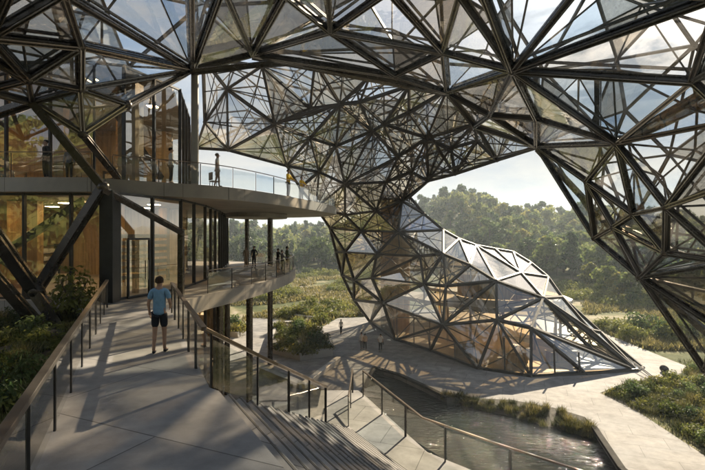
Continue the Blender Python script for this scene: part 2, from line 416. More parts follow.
# ------------------------------------------------------------------ THE CANOPY
cn = [(192,70,24.6),(330,31,23.5),(513,70,20),(80,46,17.5),(80,89,18.5),(252,54,26),(395,75,27),(443,52,24.5),(447,92,29),(490,115,27),
 (475,126,31),(537,146,29),(617,143,21),(693,81,17),(127,105,20),(28,79,17),(32,102,18.3),(83,134,19),(-12,36,15),(-15,90,17),
 (-24,50,15.5),(8,-10,13.5),(62,-8,15),(190,-30,15),(222,-14,17),(285,-6,19),(328,-16,17),(388,-10,19),(460,-6,19),(480,-18,16),
 (580,-14,15),(722,-6,13),(730,60,14),(735,120,16),(587,181,25),(634,214,22.5),(667,207,19.5),(614,227,24),(595,238,26.5),(666,253,20.5),
 (641,277,23),(730,185,16),(728,262,18),(722,330,19.5),(705,370,21.5),(770,400,19),(745,425,21.6),(790,478,22.6),(840,470,20),(-80,-120,9.5),
 (60,-150,9.5),(190,-160,9.5),(330,-150,10),(470,-160,10),(600,-150,10),(760,-130,9.5),(860,0,11),(-120,0,11),(-110,100,14),(537,119,25),
 (860,150,13),(870,300,16)]
cloop = [49,50,51,52,53,54,55,56,60,61,48,47,46,44,40,38,11,10,8,5,0,14,17,16,19,58,57]
cext = [(0,22),(0,23),(0,3),(0,4),(1,5),(1,25),(1,26),(1,27),(1,7),(1,6),(6,7),(6,8),(7,28),(2,29),(2,30),(2,31),(2,7),(2,8),(2,9),(2,13),
 (12,13),(12,11),(12,59),(11,34),(34,35),(34,37),(34,12),(37,35),(37,38),(37,39),(39,40),(36,39),(35,36),(35,39),(35,12),(36,12),(36,41),(3,22),(3,4),(3,18),(4,14),(4,15),(5,24),(40,42),(39,42)]
canopy = empty('lattice_canopy', (0, 12, 0), 0, 'vast overhead canopy of dark bronze struts and glass triangles with one tapering leg', 'glass canopy')
cp, ct = tri_lattice(cn, cloop, cext)
off = Vector((0, -12, 0))
fr = Frame()
def wf(a, b):
    m = (a + b) / 2
    return 1.0 if m.z > 17.5 else .82
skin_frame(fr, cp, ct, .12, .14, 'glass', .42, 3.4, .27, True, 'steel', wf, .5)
# long secondary members that cross behind the big triangles
for a, b in (((252, 57, 27), (447, 94, 30)), ((513, 74, 21), (617, 143, 22)), ((537, 76, 24), (537, 146, 29.2)), ((598, 78, 20), (598, 143, 24)), ((617, 143, 22), (712, 88, 17)), ((617, 146, 22), (712, 100, 18)), ((537, 149, 29.5), (614, 231, 25)), ((641, 277, 23.3), (730, 352, 21)), ((614, 227, 24.4), (641, 280, 23.4)), ((192, 72, 23.4), (300, 60, 28))):
    fr.strut(P(*a), P(*b), .11, .15, Vector((0, -.5, 1)))
# outer roof skin, several metres above the folded one
RU = random.Random(21)
def idw(px, py, nodes):
    w = sorted(((1 / ((px - n[0]) ** 2 + (py - n[1]) ** 2 + 60), n[2]) for n in nodes), reverse=True)[:4]
    return sum(a * b for a, b in w) / sum(a for a, b in w)
up_n = [(cn[i][0], cn[i][1], cn[i][2] + (4.5 if cn[i][1] < 200 else 2.2)) for i in cloop]; lp_ = [(cn[i][0], cn[i][1]) for i in cloop]
for gy in range(-120, 470, 58):
    for gx in range(-90, 860, 78):
        x, y = gx + RU.uniform(-26, 26) + (39 if (gy // 58) % 2 else 0), gy + RU.uniform(-18, 18)
        if inpoly((x, y), lp_) and pdist((x, y), lp_) > 16: up_n.append((x, y, idw(x, y, cn) + RU.uniform(4.6, 7.6) * (1 if y < 180 else .5)))
up_p, up_t = tri_lattice(up_n, list(range(len(cloop))), [])
skin_frame(fr, up_p, up_t, .062, .08, 'glass', 0, 1, .4, False, 'steel2', keep=.34)
# unseen roof rows added over and behind the viewer to shade the skylight
rows = []
for j, Y in enumerate((7.0, -3.0, -13.0, -24.0)): rows.append([Vector((x + (5 if j % 2 else 0) + RU.uniform(-1, 1), Y + RU.uniform(-1, 1), 19.3 + RU.uniform(-.9, 1.4) - (3 if abs(x) > 25 else 0))) for x in range(-36, 40, 9)])
rp_ = [p for r in rows for p in r]; W_ = len(rows[0]); rt_ = []
for j in range(3):
    for i in range(W_ - 1):
        a, b, c, d = j * W_ + i, j * W_ + i + 1, (j + 1) * W_ + i, (j + 1) * W_ + i + 1
        rt_ += [(a, b, d), (a, d, c)] if j % 2 == 0 else [(a, b, c), (b, d, c)]
skin_frame(fr, rp_, rt_, .14, .2, 'glass', 0, 1, .4, False, 'steel', None, .5)
# side legs that come down beside the entrance
JT = (103, 187, 19.2)
for a, b, w in (((32, 102, 18.3), JT, .15), ((83, 134, 19), (119, 179, 21.3), .12), (JT, (36, 292, 18.6), .15), ((-14, 222, 17.2), (36, 292, 18.2), .2), ((36, 292, 18.2), (64, 330, 18.0), .2), ((-12, 268, 16.4), (48, 336, 17.4), .16), ((32, 102, 18.3), (-16, 118, 18.5), .13)):
    fr.strut(P(*a), P(*b), w, w * 1.25, Vector((0, -1, .3)))
fr.node(P(*JT), .26); fr.node(P(36, 292, 18.2), .34)
fr.st = [(q[0], q[1] + off, q[2] + off, *q[3:]) for q in fr.st]; fr.pn = [(q[0], [v + off for v in q[1]], q[2]) for q in fr.pn]; fr.nd = [(q[0], q[1] + off, q[2]) for q in fr.nd]
fr.write(canopy, 'glass')
mb = MB()
for (px, py, d) in ((790, 480, 22.6), (838, 478, 22.2)):
    p = P(px, py, d); mb.box((p.x, p.y - 12, .2), (1.6, 1.6, .55), .3)
mb.build('footing', M['conc'], canopy)

# ------------------------------------------------------------------ THE PAVILION (funnel neck and shell)
def GD(px, py): return (px, py, CZ * FPX / (py - CY))
fl = [(203,58,36),(262,66,35),(315,62,35),(370,76,35),(409,86,34),(447,90,32.5),(475,124,33),(537,147,30.5),(497,160,37),(455,174,44),(428,181,49),(410,197,54),(424,214,55),
 (443,230,55),(459,239,55.5),(476,245.5,56),(495,249,57),(513,252,57.5),(531,263,55),(548,277,53),(562,297,50),(600,332,46.5),(643,368,41.4),GD(637,371),GD(586,374.5),GD(531,377),GD(478,369),GD(430,351),GD(395,340),GD(370,322),
 (354,300,60),(342,275,59.5),(336,252,59),(330,228,58),(316,208,57),(300,188,54),(287,166,50),(228,150,46),(196,148,46),(205,122,40)]
nloop = len(fl)
fi = [(227,89,37),(275,124,40),(310,108,39),(340,104,37.5),(360,102,37),(384,124,41),(373,131,43),(409,112,37.5),(427,138,43),(398,157,46),(451,148,42),(477,141,38),(336,146,46),(310,138,44),
 (345,184,51),(319,172,51),(376,211,52),(402,201,53),(398,232,51),(361,231,54.5),(377,254,51.5),(443,254,50),(521,273,51),(496,281,45),(543,298,45.5),(497,320,42.2),
 (531,328,41),(424,284,47.5),(446,286,46),(443,325,43.6),(354,280,57),(383,303,52.5),(345,252,56.5),(372,278,53),(592,350,42.5),(470,265,49),(420,256,50),(590,330,45),(345,215,55),(386,182,49.5),(412,172,48)]
fn = fl + fi
def fidx(px, py):
    return min(range(len(fn)), key=lambda i: (fn[i][0] - px) ** 2 + (fn[i][1] - py) ** 2)
fe = [((275,124),(227,89)),((275,124),(340,104)),((340,104),(360,102)),((398,157),(345,184)),((398,157),(427,138)),((427,138),(475,124)),((424,284),(383,303)),((383,303),(443,325)),((443,325),(496,281)),((497,320),(443,325)),
 ((497,320),(478,369)),((497,320),(531,377)),((531,328),(531,377)),((531,328),(543,298)),((497,320),(531,328)),((543,298),(637,371)),((531,328),(637,371)),((496,281),(521,273)),((476,246),(521,273)),((476,246),(496,281)),
 ((398,232),(443,254)),((398,232),(376,211)),((376,211),(345,184)),((376,211),(402,201)),((402,201),(428,181)),((443,325),(478,369)),((383,303),(370,322)),((383,303),(354,280)),((424,284),(443,325)),((398,232),(443,231))]
fe = [(fidx(*a), fidx(*b)) for a, b in fe]
pav = empty('glass_pavilion', (14, 50, 0), 0, 'faceted glass pavilion on the plaza whose waisted lattice neck flares up into the canopy', 'pavilion')
fp, ft = tri_lattice(fn, list(range(nloop)), fe)
fr = Frame()
def wf2(a, b):
    m = (a + b) / 2
    return .85 if m.z > 12 else 1.0
skin_frame(fr, fp, ft, .105, .15, 'glass2', .26, 1.6, .38, False, 'pframe', wf2, 0, lambda p: p.z > 11.5, neck='neck')
inner_p = [p.lerp(Vector((3.4, 57, p.z + .6)), .3) if p.z > 9.5 else p for p in fp]
inner_t = [t for t in ft if all(fp[i].z > 11 for i in t)]
for (i, j), q in edges_of(inner_t).items(): fr.strut(inner_p[i], inner_p[j], .065, .09, Vector((0, -1, .2)), 'steel2')
for i in {k for t in inner_t for k in t}: fr.strut(inner_p[i], fp[i], .04, .05, Vector((0, 0, 1)), 'steel2')
# the far side of the shell and of the flaring neck
bk = [(300,188,54),(316,208,57),(330,228,58),(336,252,59),(342,275,59.5),(354,300,60),GD(370,322),GD(410,314),GD(470,311.5),GD(530,317),GD(585,329),GD(615,348),(643,368,41.4),(600,332,46.5),(562,297,50),(548,277,53),(531,263,55),(513,252,57.5),(495,249,57),(476,245.5,56),(459,239,55.5),(443,230,55),(424,214,55),(410,197,54),(428,181,49),(455,174,44),
 (497,160,37),(537,147,30.5),(520,118,52),(470,112,66),(400,100,74),(330,105,74),(262,118,66),(196,148,46),(228,150,46),(287,166,50)]
bi = [(350,203,61),(372,228,63),(392,250,64),(424,238,60),(405,272,66),(446,266,64),(486,268,62),(517,284,60),(470,292,67),(525,303,61),(432,300,68),(386,293,67),(560,312,55),(362,286,64),(330,160,62),(372,168,63),(415,160,60),(450,140,58),(300,140,62),(380,130,70)]
bp_, bt = tri_lattice(bk + bi, list(range(len(bk))), [])
skin_frame(fr, bp_, bt, .09, .12, 'glass2', -.3, 1.6, .4, False, 'pframe', None, 0, lambda p: p.z > 11.5, neck='neck')
# slim mullions of the ground storey
for (x0, y0, d0, y1) in ((397,341,0,309),(414,346,0,315),(430,351,0,320),(455,360.5,0,340),(505,373,0,338),(555,376,0,344),(580,375,0,352)):
    b = G(x0, y0); fr.strut(b, Vector((b.x, b.y + .25, CZ - (y1 - CY) / FPX * (b.y + .25))), .05, .06, Vector((0, 1, 0)), 'dark')
off = Vector((-14, -50, 0))
fr.st = [(q[0], q[1] + off, q[2] + off, *q[3:]) for q in fr.st]; fr.pn = [(q[0], [v + off for v in q[1]], q[2]) for q in fr.pn]; fr.nd = [(q[0], q[1] + off, q[2]) for q in fr.nd]
fr.write(pav, 'glass2', 'pframe')
# base kerb, floors and timber core inside
base = [GD(*q) for q in ((637,371),(531,377),(478,369),(430,351),(395,340),(370,322))]
basep = [P(*q) + off for q in base]
mb = MB()
for a, b in zip(basep, basep[1:]): mb.bar(a + Vector((0, 0, .12)), b + Vector((0, 0, .12)), .16, .12)
mb.build('base_kerb', M['dark'], pav)
backb = [P(*GD(*q)) + off for q in ((410,314),(470,311.5),(530,317),(585,329),(615,348))]
ctr = Vector((2.5, 3, 0)); inner = [ctr + (p - ctr) * .965 for p in basep[::-1] + backb]
mb = MB(); mb.prism(inner, .03, .09); mb.build('floor_slab', M['floor'], pav)
mezz = [ctr + (p - ctr) * f for p, f in zip(basep[::-1] + backb, (.85, .75, .66, .58, .45, .3, .88, .88, .8, .7, .5))]
mb = MB(); mb.prism(spline(mezz, 4, True), 4.1, 4.5); mb.build('mezzanine', M['conc'], pav)
mb = MB()
for r_, h0, h1, cxy, a0, a1 in ((1.8, .1, 17, (-8.7, 8.4), 0, 360), (4.5, 4.6, 7.2, (3, 6), 180, 330)):
    n = 40; pr = [(cxy[0] + r_ * math.cos(math.radians(a0 + (a1 - a0) * i / n)), cxy[1] + r_ * math.sin(math.radians(a0 + (a1 - a0) * i / n))) for i in range(n + 1)]
    if a1 - a0 == 360: mb.prism(pr[:-1], h0, h1)
    else: mb.prism(pr + [(cxy[0] + (x - cxy[0]) * .96, cxy[1] + (y - cxy[1]) * .96) for x, y in pr[::-1]], h0, h1)
mb.build('timber_core', M['timber'], pav)
for (x, y, sx, sy, h) in ((0.8, -7.2, 2.2, .7, .95), (5.2, -6.8, 2.6, .8, .95), (-3.0, -3.6, 1.8, .7, 1.0)):
    mb = MB(); mb.box((x, y, .09 + h / 2 - .04), (sx, sy, h - .08), .2); mb.box((x, y, .09 + h), (sx + .2, sy + .2, .08), .2)
    tag(mb.build('counter', M['wood2'], pav))
for k in range(8):
    a = 2.5 + k * .5; x_, y_ = 2.6 + 6.6 * math.cos(a), 3.6 + 6.2 * math.sin(a)
    mb = MB(); mb.tube([(x_, y_, .09), (x_, y_, 4.1)], .14, 10); mb.build('inner_column', M['wood2'], pav)
# stay cables at the toe of the shell
mb = MB()
for a, b in (((628, 358, 42.2), GD(668, 391)), ((634, 362, 42), GD(673, 392))): mb.tube([P(*a) + off, P(*b) + off], .045, 6)
mb.build('stay_cable', M['steel2'], pav)

# ------------------------------------------------------------------ GROUND, PLAZA, POND
plaza = [(-14, 22), (-14, 66), G(255, 318), G(298, 321), G(322, 327), G(338, 318), G(372, 317), (10, 74), (22, 72), (30, 62), G(628, 343), G(686, 366), G(680, 375), G(655, 380), G(630, 381), G(600, 393), G(640, 413), G(705, 456), (20, 20), (20, 4), (-14, 4)]
plaza = [(p[0], p[1]) for p in plaza]
pond = [G(362, 396), G(374, 368), G(400, 375.5), G(425, 387), G(447, 398), G(470, 398), G(512, 400), G(555, 408), G(585, 417), G(594, 428), G(622, 470), (13.5, 19.5), (12, 8), (2, 8), (-2, 16), (-2, 24)]
pond = [(p[0], p[1]) for p in pond]
def fill(name, outer, holes, z, mat, skirt=.8):
    pts = [Vector(p) for p in outer]; es = [(i, (i + 1) % len(outer)) for i in range(len(outer))]
    loops = [es]
    for h in holes:
        b = len(pts); pts += [Vector(p) for p in h]; e = [(b + i, b + (i + 1) % len(h)) for i in range(len(h))]; es = es + e; loops.append(e)
    r = delaunay_2d_cdt(pts, es, [], 0, 1e-4); vs, fs = r[0], r[2]; mb = MB(); fl_ = []
    for f in fs:
        c = (vs[f[0]] + vs[f[1]] + vs[f[2]]) / 3
        if inpoly(c, outer) and not any(inpoly(c, h) for h in holes):
            a, b, c2 = (vs[i] for i in f); fl_.append(tuple(f) if (b - a).cross(c2 - a) > 0 else tuple(f[::-1]))
    mb.add([(v.x, v.y, z) for v in vs], fl_)
    for lp in loops:
        for a, b in lp:
            p, q = pts[a], pts[b]; mb.add([(p.x, p.y, z), (q.x, q.y, z), (q.x, q.y, z - skirt), (p.x, p.y, z - skirt)], [(0, 1, 2, 3)])
    o = mb.build(name, mat); o['kind'] = 'structure'; return o
fill('plaza', plaza, [pond], 0.0, M['pave'])
mb = MB(); mb.add([(-4, 4, -.4), (30, 4, -.4), (30, 46, -.4), (-4, 46, -.4)], [(0, 1, 2, 3)]); tag(mb.build('water', M['water']), kind='structure')
# dark rim of the pond along the plaza
rim = empty('pond_kerb', (pond[2][0], pond[2][1], 0), 0, 'thin dark metal kerb edging the pond where it meets the plaza', 'kerb')
mb = MB(); rp = [Vector((x, y, .04)) for x, y in pond[:5]]; rp2 = [Vector((x, y, .04)) for x, y in pond[9:12]]
for pts_ in (rp, rp2):
    for a, b in zip(pts_, pts_[1:]): mb.bar(a - Vector(rim.location), b - Vector(rim.location), .17, .09)
mb.build('edging', M['kerb'], rim)
# planted bank
bank_top = [G(440, 396), G(470, 398.5), G(512, 400.5), G(555, 408.5), G(585, 417.5), G(594, 428)]
bank_bot = [G(440, 399, -.45), G(470, 408, -.45), G(512, 418, -.45), G(540, 427, -.45), G(570, 434, -.45), G(594, 439, -.45)]
mb = MB(); vs = [v + Vector((0, 0, .03)) for v in bank_top] + bank_bot
mb.add(vs, [(i, i + 1, 7 + i, 6 + i) for i in range(5)]); o = mb.build('bank_soil', M['soil']); o['kind'] = 'structure'

def ridge(x, y):
    k = x / max(y, 30)
    A = 11 + 15 * math.exp(-((k - .21) / .13) ** 2) + 3 * math.exp(-((k - .5) / .12) ** 2) - 4 * math.exp(-((k + .12) / .1) ** 2)
    y0 = 150 - 48 * smooth(20, 60, x)
    n = noise.fractal(Vector((x * .012, y * .012, 3)), 1, 2, 4)
    h = A * smooth(y0, y0 + 150, y) + 2.2 * n * smooth(y0, y0 + 60, y)
    h += 26 * smooth(420, 900, y) * (1 + .35 * noise.noise(Vector((x * .003, y * .002, 9)))) * (.6 + .4 * smooth(-.1, .5, k))
    return h
def ground_z(x, y):
    h = ridge(x, y) - .03 + 26 * smooth(-22, -90, y)
    h += .45 * max(0, noise.noise(Vector((x * .11, y * .11, 1)))) * smooth(26, 34, max(abs(x - 4) * .8 + 4, 0) if y < 80 else 60)
    if -60 < x < 70 and y < 110:
        p = (x, y)
        ins = inpoly(p, plaza); d = pdist(p, plaza)
        if ins: h = -1.6 if d > 1.6 else -.03
        else: h = h * smooth(0, 3, d) - .03
    return h
xs = [-1600, -1000, -700] + list(range(-500, -60, 12)) + list(range(-60, 70, 1)) + list(range(70, 520, 12)) + [700, 1000, 1600]
ys = [-400, -200, -130, -110, -90, -70, -50, -40, -30] + list(range(-16, 110, 1)) + list(range(110, 440, 8)) + list(range(440, 1100, 40)) + [1140]
mb = MB(); W = len(xs)
vs = [(x, y, ground_z(x, y)) for y in ys for x in xs]
mb.add(vs, [(j * W + i, j * W + i + 1, (j + 1) * W + i + 1, (j + 1) * W + i) for j in range(len(ys) - 1) for i in range(W - 1)])
tag(mb.build('ground', M['ground'], None, True), kind='structure')
# pale sandy path through the meadow
def strip(name, pts, w, mat, dz=.05):
    pts = spline(pts, 8); mb = MB(); vs = []
    for i, p in enumerate(pts):
        d = (pts[min(i + 1, len(pts) - 1)] - pts[max(i - 1, 0)]); d.z = 0; n = Vector((-d.y, d.x, 0)).normalized() * w
        for s in (-1, -.33, .33, 1):
            q = p + n * s * (1 + .15 * noise.noise(p * .3)); vs.append((q.x, q.y, ground_z(q.x, q.y) + dz + (.04 if abs(s) < .5 else -.03)))
    mb.add(vs, [(i * 4 + k, i * 4 + k + 1, i * 4 + k + 5, i * 4 + k + 4) for i in range(len(pts) - 1) for k in range(3)])
    return tag(mb.build(name, mat, None, True), kind='structure')
M['sand'] = mat_basic('pale_gravel', (.40, .36, .29), .9, 0, 1.2, .18, .4, 25)
strip('path', [G(312, 322), G(335, 308), G(330, 297), G(300, 288), G(285, 282), G(310, 277)], 1.5, M['sand'])

# ------------------------------------------------------------------ RAMP, STAIRS, PROMENADE
ZR = 8.9
u = Vector((-.415, .91, 0)); 
L0 = Vector((-4.85, 7.79)); L1_ = Vector((-9.9, 19.3))
ramp_poly = [(-.3, -2.2), (-4.85, 7.79), (-10.15, 19.45), (-8.9, 21.2), (-6.95, 19.2), (-6.35, 16.6), (-2.62, 8.62), (-2.4, 8.44), (3.6, -2.2)]
mb = MB(); mb.prism(ramp_poly, ZR - .5, ZR); mb.build('walkway', M['ramp'])['kind'] = 'structure'
tdir = Vector((.87, .49)).normalized(); ndir = Vector((.49, -.87)).normalized()
stairs = empty('staircase', (0, 10, 4.8), 0, 'broad stone staircase stepping down from the walkway towards the pond promenade', 'staircase')
mb = MB(); NS = 20
for k in range(1, NS + 1):
    z = ZR - .205 * k
    def lp(s): return Vector((-2.45, 8.5)).lerp(Vector((0, 16.7)), s / 6.15)
    s0, s1 = .3075 * (k - 1), .3075 * k
    a, b = lp(s0), lp(s1)
    # foot of the nose lines, both measured along the slope
    q = [a, b, b + ndir * 17, a + ndir * 17]
    mb.prism([(v.x, v.y - 10) for v in q], -1.0 if k > 1 else -1.0, z - 4.8)
mb.build('flight', M['step'], stairs)
for k in range(1, NS + 1):
    z = ZR - .205 * k - 4.8; b = Vector((-2.45, 8.5)).lerp(Vector((0, 16.7)), .3075 * k / 6.15); mb = MB(); q = [b - tdir * .05, b - tdir * .02, b - tdir * .02 + ndir * 16.9, b - tdir * .05 + ndir * 16.9]
    mb.prism([(v.x, v.y - 10) for v in q], z - .02, z + .005); mb.build('nosing', M['nosing'], stairs)
prom = [(-2.6, 8.0), (-2.9, 21), (.3, 20.6), (.62, 20.0), (2.38, 14.95), (4.0, 13.3), (9, 9), (14, 3), (4, 0)]
prom = [(-1.4, 20.9), (.25, 20.9), (.62, 20.0), (2.38, 14.95), (4.0, 13.3), (9, 8.6), (14, 3), (3, 3), (-1.4, 12)]
mb = MB(); mb.prism(prom, -.9, 4.79); mb.build('promenade', M['pave'])['kind'] = 'structure'

# ------------------------------------------------------------------ RAILINGS
def railing(name, label, cat, path, h=1.1, gap=1.6, group=None, posts_r=.03, top=.045, glass=True, panel_gap=.12):
    path = [Vector(p) for p in path]; o0 = path[0].copy(); root = empty(name, o0, 0, label, cat, group)
    pts = [p - o0 for p in path]
    mb = MB()
    for a, b in zip(pts, pts[1:]): mb.bar(a + Vector((0, 0, h)), b + Vector((0, 0, h)), top, top * .65)
    mb.build('handrail', M['rail'], root)
    for a, b in zip(pts, pts[1:]):
        pass
    # resample by length
    seg = [(b - a).length for a, b in zip(pts, pts[1:])]; T = sum(seg); n = max(1, round(T / gap)); st = []
    for k in range(n + 1):
        t = T * k / n; i = 0
        while i < len(seg) - 1 and t > seg[i]: t -= seg[i]; i += 1
        st.append(pts[i].lerp(pts[i + 1], min(1, t / max(seg[i], 1e-6))))
    for p in st:
        mb = MB(); d = posts_r; mb.box((p.x, p.y, p.z + h / 2 - .02), (d * 1.2, d * 2.4, h - .04), R.random()); mb.build('post', M['dark'], root)
    if glass:
        for a, b in zip(st, st[1:]):
            d = (b - a); f = panel_gap / max(d.length, .2) * .5; a2, b2 = a + d * f, b - d * f
            lo, hi = Vector((0, 0, .06)), Vector((0, 0, h - .12))
            mb = MB(); mb.add([a2 + lo, b2 + lo, b2 + hi, a2 + hi], [(0, 1, 2, 3)]); mb.build('glass_panel', M['rglass'], root)
    return root
z3 = lambda pts, z: [Vector((p[0], p[1], z)) for p in pts]
railing('ramp_railing', 'glass balustrade with broad bronze handrail on the garden side of the walkway', 'railing', [Vector((-.55, -1.4, ZR)), Vector((-4.75, 7.8, ZR)), Vector((-9.45, 18.1, ZR))], 1.05, 1.75, 'walkway railings', .026, .055)
railing('ramp_railing', 'glass balustrade beside the walking man that bends at the stair and slopes down it', 'railing', [Vector((-6.5, 16.9, ZR)), Vector((-2.72, 8.62, ZR)), Vector((-1.72, 10.55, 7.72)), Vector((-.8, 14, 6.1))], 1.08, 1.5, 'walkway railings', .028, .05)
railing('pond_railing', 'slim metal railing with glass panels between the promenade and the pond', 'railing', [Vector((.45, 20.1, 4.79)), Vector((2.22, 14.95, 4.79)), Vector((3.9, 13.2, 4.79)), Vector((8.9, 8.5, 4.79))], 1.1, 2.1, None, .03, .035)
railing('landing_railing', 'short stub of metal railing at the foot of the staircase', 'railing', [Vector((-.15, 17.0, 4.79)), Vector((.0, 20.6, 4.79))], 1.05, 1.8, None, .03, .03)

# ------------------------------------------------------------------ THE BUILDING
ZU, ZS = 14.2, 13.55
bld = empty('visitor_building', (-12, 24, 0), 0, 'glazed terraced building with curved concrete decks beside the walkway', 'building')
BO = Vector((-12, 24, 0))
def bpart(mb, name, mat, parent=None, sm=False):
    mb.v = [(v[0] - BO.x, v[1] - BO.y, v[2]) for v in mb.v]
    return mb.build(name, mat, parent or bld, sm)
edgeU = spline([(-10.9, 20.8), (-9.4, 22.0), (-6.75, 24.2), (-4.9, 28), (-3.4, 33), (-2.0, 39), (-1.5, 43), (-3.0, 47.5), (-7, 50.5), (-12, 52)], 7)
polyU = [(p.x, p.y) for p in edgeU] + [(-24, 52), (-24, 20.9), (-11, 20.9)]
mb = MB(); mb.prism(polyU, ZS, ZU); bpart(mb, 'upper_deck', M['soffit'])
mb = MB(); mb.box((-17.2, 20.55, (ZS + ZU) / 2), (12.2, .7, ZU - ZS - .03)); bpart(mb, 'balcony_edge', M['soffit'])
mb = MB()   # round soffit dish under the deck
mb.prism([(-8.5 + 2.6 * math.cos(a * math.pi / 16), 42 + 4 * math.sin(a * math.pi / 16)) for a in range(32)], ZS - .35, ZS - .01); bpart(mb, 'soffit_dish', M['soffit'])
edgeT = spline([(-6.95, 18.9), (-6.9, 21.9), (-5.6, 26.6), (-4.75, 32), (-4.6, 37), (-5.4, 42.5), (-8.2, 47), (-13, 50)], 7)
polyT = [(p.x, p.y) for p in edgeT] + [(-24, 50), (-24, 20.2), (-10.3, 20.2), (-9.0, 19.2)]
mb = MB(); mb.prism(polyT, ZR - .72, ZR - .004); bpart(mb, 'terrace', M['soffit'])
# interior floors, walls
mb = MB(); mb.box((-22.5, 34, 11.0), (.4, 30, 22)); bpart(mb, 'rear_wall', M['timber'])
mb = MB(); mb.box((-17, 33.5, 11.2), (10.4, .3, 4.6)); mb.box((-18.5, 37.0, 17.05), (8.6, .3, 5.6)); mb.box((-17.5, 44, 4.1), (10, .3, 7.8)); bpart(mb, 'partition', M['wood2'])
mb = MB(); mb.prism([(-24, 22.9), (-12.2, 22.9), (-10.2, 26.6), (-11.8, 32.4), (-14.3, 40), (-24, 44)], 19.9, 20.2); bpart(mb, 'roof_slab', M['soffit'])
mb = MB(); mb.box((-18, 27, 8.0), (9, 3.2, .1)); 
# curtain wall, storey by storey
facM = [(-20.5, 20.55), (-10.25, 20.55), (-10.05, 20.2), (-8.85, 24.2), (-9.1, 29), (-10.2, 36), (-12.2, 46.5)]
facU = [(-20.5, 22.2), (-12.2, 22.2), (-11.0, 22.6), (-9.7, 26.4), (-11.3, 32.5), (-13.8, 40)]
facL = [(-12.5, 24.0), (-10.3, 24.5), (-9.4, 30), (-10.0, 38), (-12.5, 45)]
def curtain(line, z0, z1, gap):
    line = [Vector((p[0], p[1], 0)) for p in line]
    for a, b in zip(line, line[1:]):
        n = max(1, round((b - a).length / gap))
        for k in range(n):
            p, q = a.lerp(b, k / n), a.lerp(b, (k + 1) / n)
            f = (q - p).normalized() * .04; mb = MB()
            mb.add([p + f + Vector((0, 0, z0 + .1)), q - f + Vector((0, 0, z0 + .1)), q - f + Vector((0, 0, z1 - .12)), p + f + Vector((0, 0, z1 - .12))], [(0, 1, 2, 3)])
            bpart(mb, 'glass_panel', M['fglass'])
            mb = MB(); mb.bar(p + Vector((0, 0, z0)), p + Vector((0, 0, z1)), .05, .09, (q - p).cross(Vector((0, 0, 1)))); bpart(mb, 'mullion', M['dark'])
        mb = MB(); mb.bar(a + Vector((0, 0, z0 + .05)), b + Vector((0, 0, z0 + .05)), .06, .05); bpart(mb, 'transom', M['dark'])
        mb = MB(); mb.bar(a + Vector((0, 0, z1 - .06)), b + Vector((0, 0, z1 - .06)), .06, .055); bpart(mb, 'transom', M['dark'])
curtain(facM, ZR, ZS, 2.05); curtain(facU, ZU, 19.9, 2.3); curtain(facL, .0, ZR - .73, 2.4)
d0, d1 = Vector((-9.93, 20.6, 0)), Vector((-9.55, 21.85, 0)); nrm_ = (d1 - d0).cross(Vector((0, 0, 1))).normalized(); dd_ = (d1 - d0).normalized(); oo_ = nrm_ * .12
mb = MB()
for p in (d0, d1): mb.bar(p + oo_ + Vector((0, 0, ZR + .02)), p + oo_ + Vector((0, 0, ZR + 2.6)), .04, .05, nrm_)
for z in (ZR + .07, ZR + 2.62): mb.bar(d0 + oo_ + Vector((0, 0, z)), d1 + oo_ + Vector((0, 0, z)), .04, .045)
door = bpart(mb, 'door', M['dark'])
mb = MB(); mb.add([d0 + oo_ + Vector((0, 0, ZR + .1)), d1 + oo_ + Vector((0, 0, ZR + .1)), d1 + oo_ + Vector((0, 0, ZR + 2.58)), d0 + oo_ + Vector((0, 0, ZR + 2.58))], [(0, 1, 2, 3)]); bpart(mb, 'glass_panel', M['fglass'], door)
hp_ = d1 + oo_ * 1.6 - dd_ * .16; mb = MB(); mb.tube([hp_ + Vector((0, 0, ZR + .75)), hp_ + Vector((0, 0, ZR + 1.65))], .025, 8); bpart(mb, 'handle', M['cap'], door)
# entrance corner post and slanted steel portal
mb = MB(); c = P(105, 300, 19.1); mb.box((-10.1, 19.55, (ZR + ZS) / 2), (.55, .6, ZS - ZR - .01)); bpart(mb, 'corner_post', M['dark'])
mb = MB(); a, b = P(103, 189, 19.15), P(181, 232, 22.0)
mb.bar(a, b, .12, .15, (0, -1, 0)); mb.bar(b + Vector((0, 0, .12)), Vector((b.x, b.y, ZR)), .13, .13, (0, -1, 0)); bpart(mb, 'portal_frame', M['steel'])
# slats added just inside the glass in place of slats reflected in it
mb = MB()
for k in range(7): mb.box((-10.9, 24.6, 9.6 + k * .34), (.1, 3.6, .2), -.25)
bpart(mb, 'reflected_slats', M['soffit'])
# ceiling lamps of the lit interiors
t = NT('lamp_glow'); em = t.n('ShaderNodeEmission', i_Strength=LAMP); em.inputs['Color'].default_value = (1.0, .66, .30, 1); t.l(em.outputs[0], t.out.inputs['Surface']); M['lamp'] = t.m
def lamp(x, y, z, where):
    o = empty('ceiling_lamp', (x, y, z), 0, 'warm square ceiling lamp ' + where, 'lamp', 'ceiling lamps indoors')
    mb = MB(); mb.box((0, 0, 0), (.62, .62, .06)); mb.build('housing', M['dark'], o); mb = MB(); mb.box((0, 0, -.04), (.54, .54, .03)); mb.build('diffuser', M['lamp'], o)
for x, y in ((-19, 25.2), (-16.4, 26.4), (-13.6, 24.6), (-12.6, 29.6), (-15.5, 32.6), (-18.6, 29.6)): lamp(x, y, 19.84, 'on the top floor ceiling')
for x, y in ((-18.6, 23.2), (-15.6, 25.6), (-12.6, 23.2), (-11.4, 27.0), (-13.4, 30.4), (-18.4, 28.8)): lamp(x, y, 13.48, 'on the ceiling of the entrance floor')
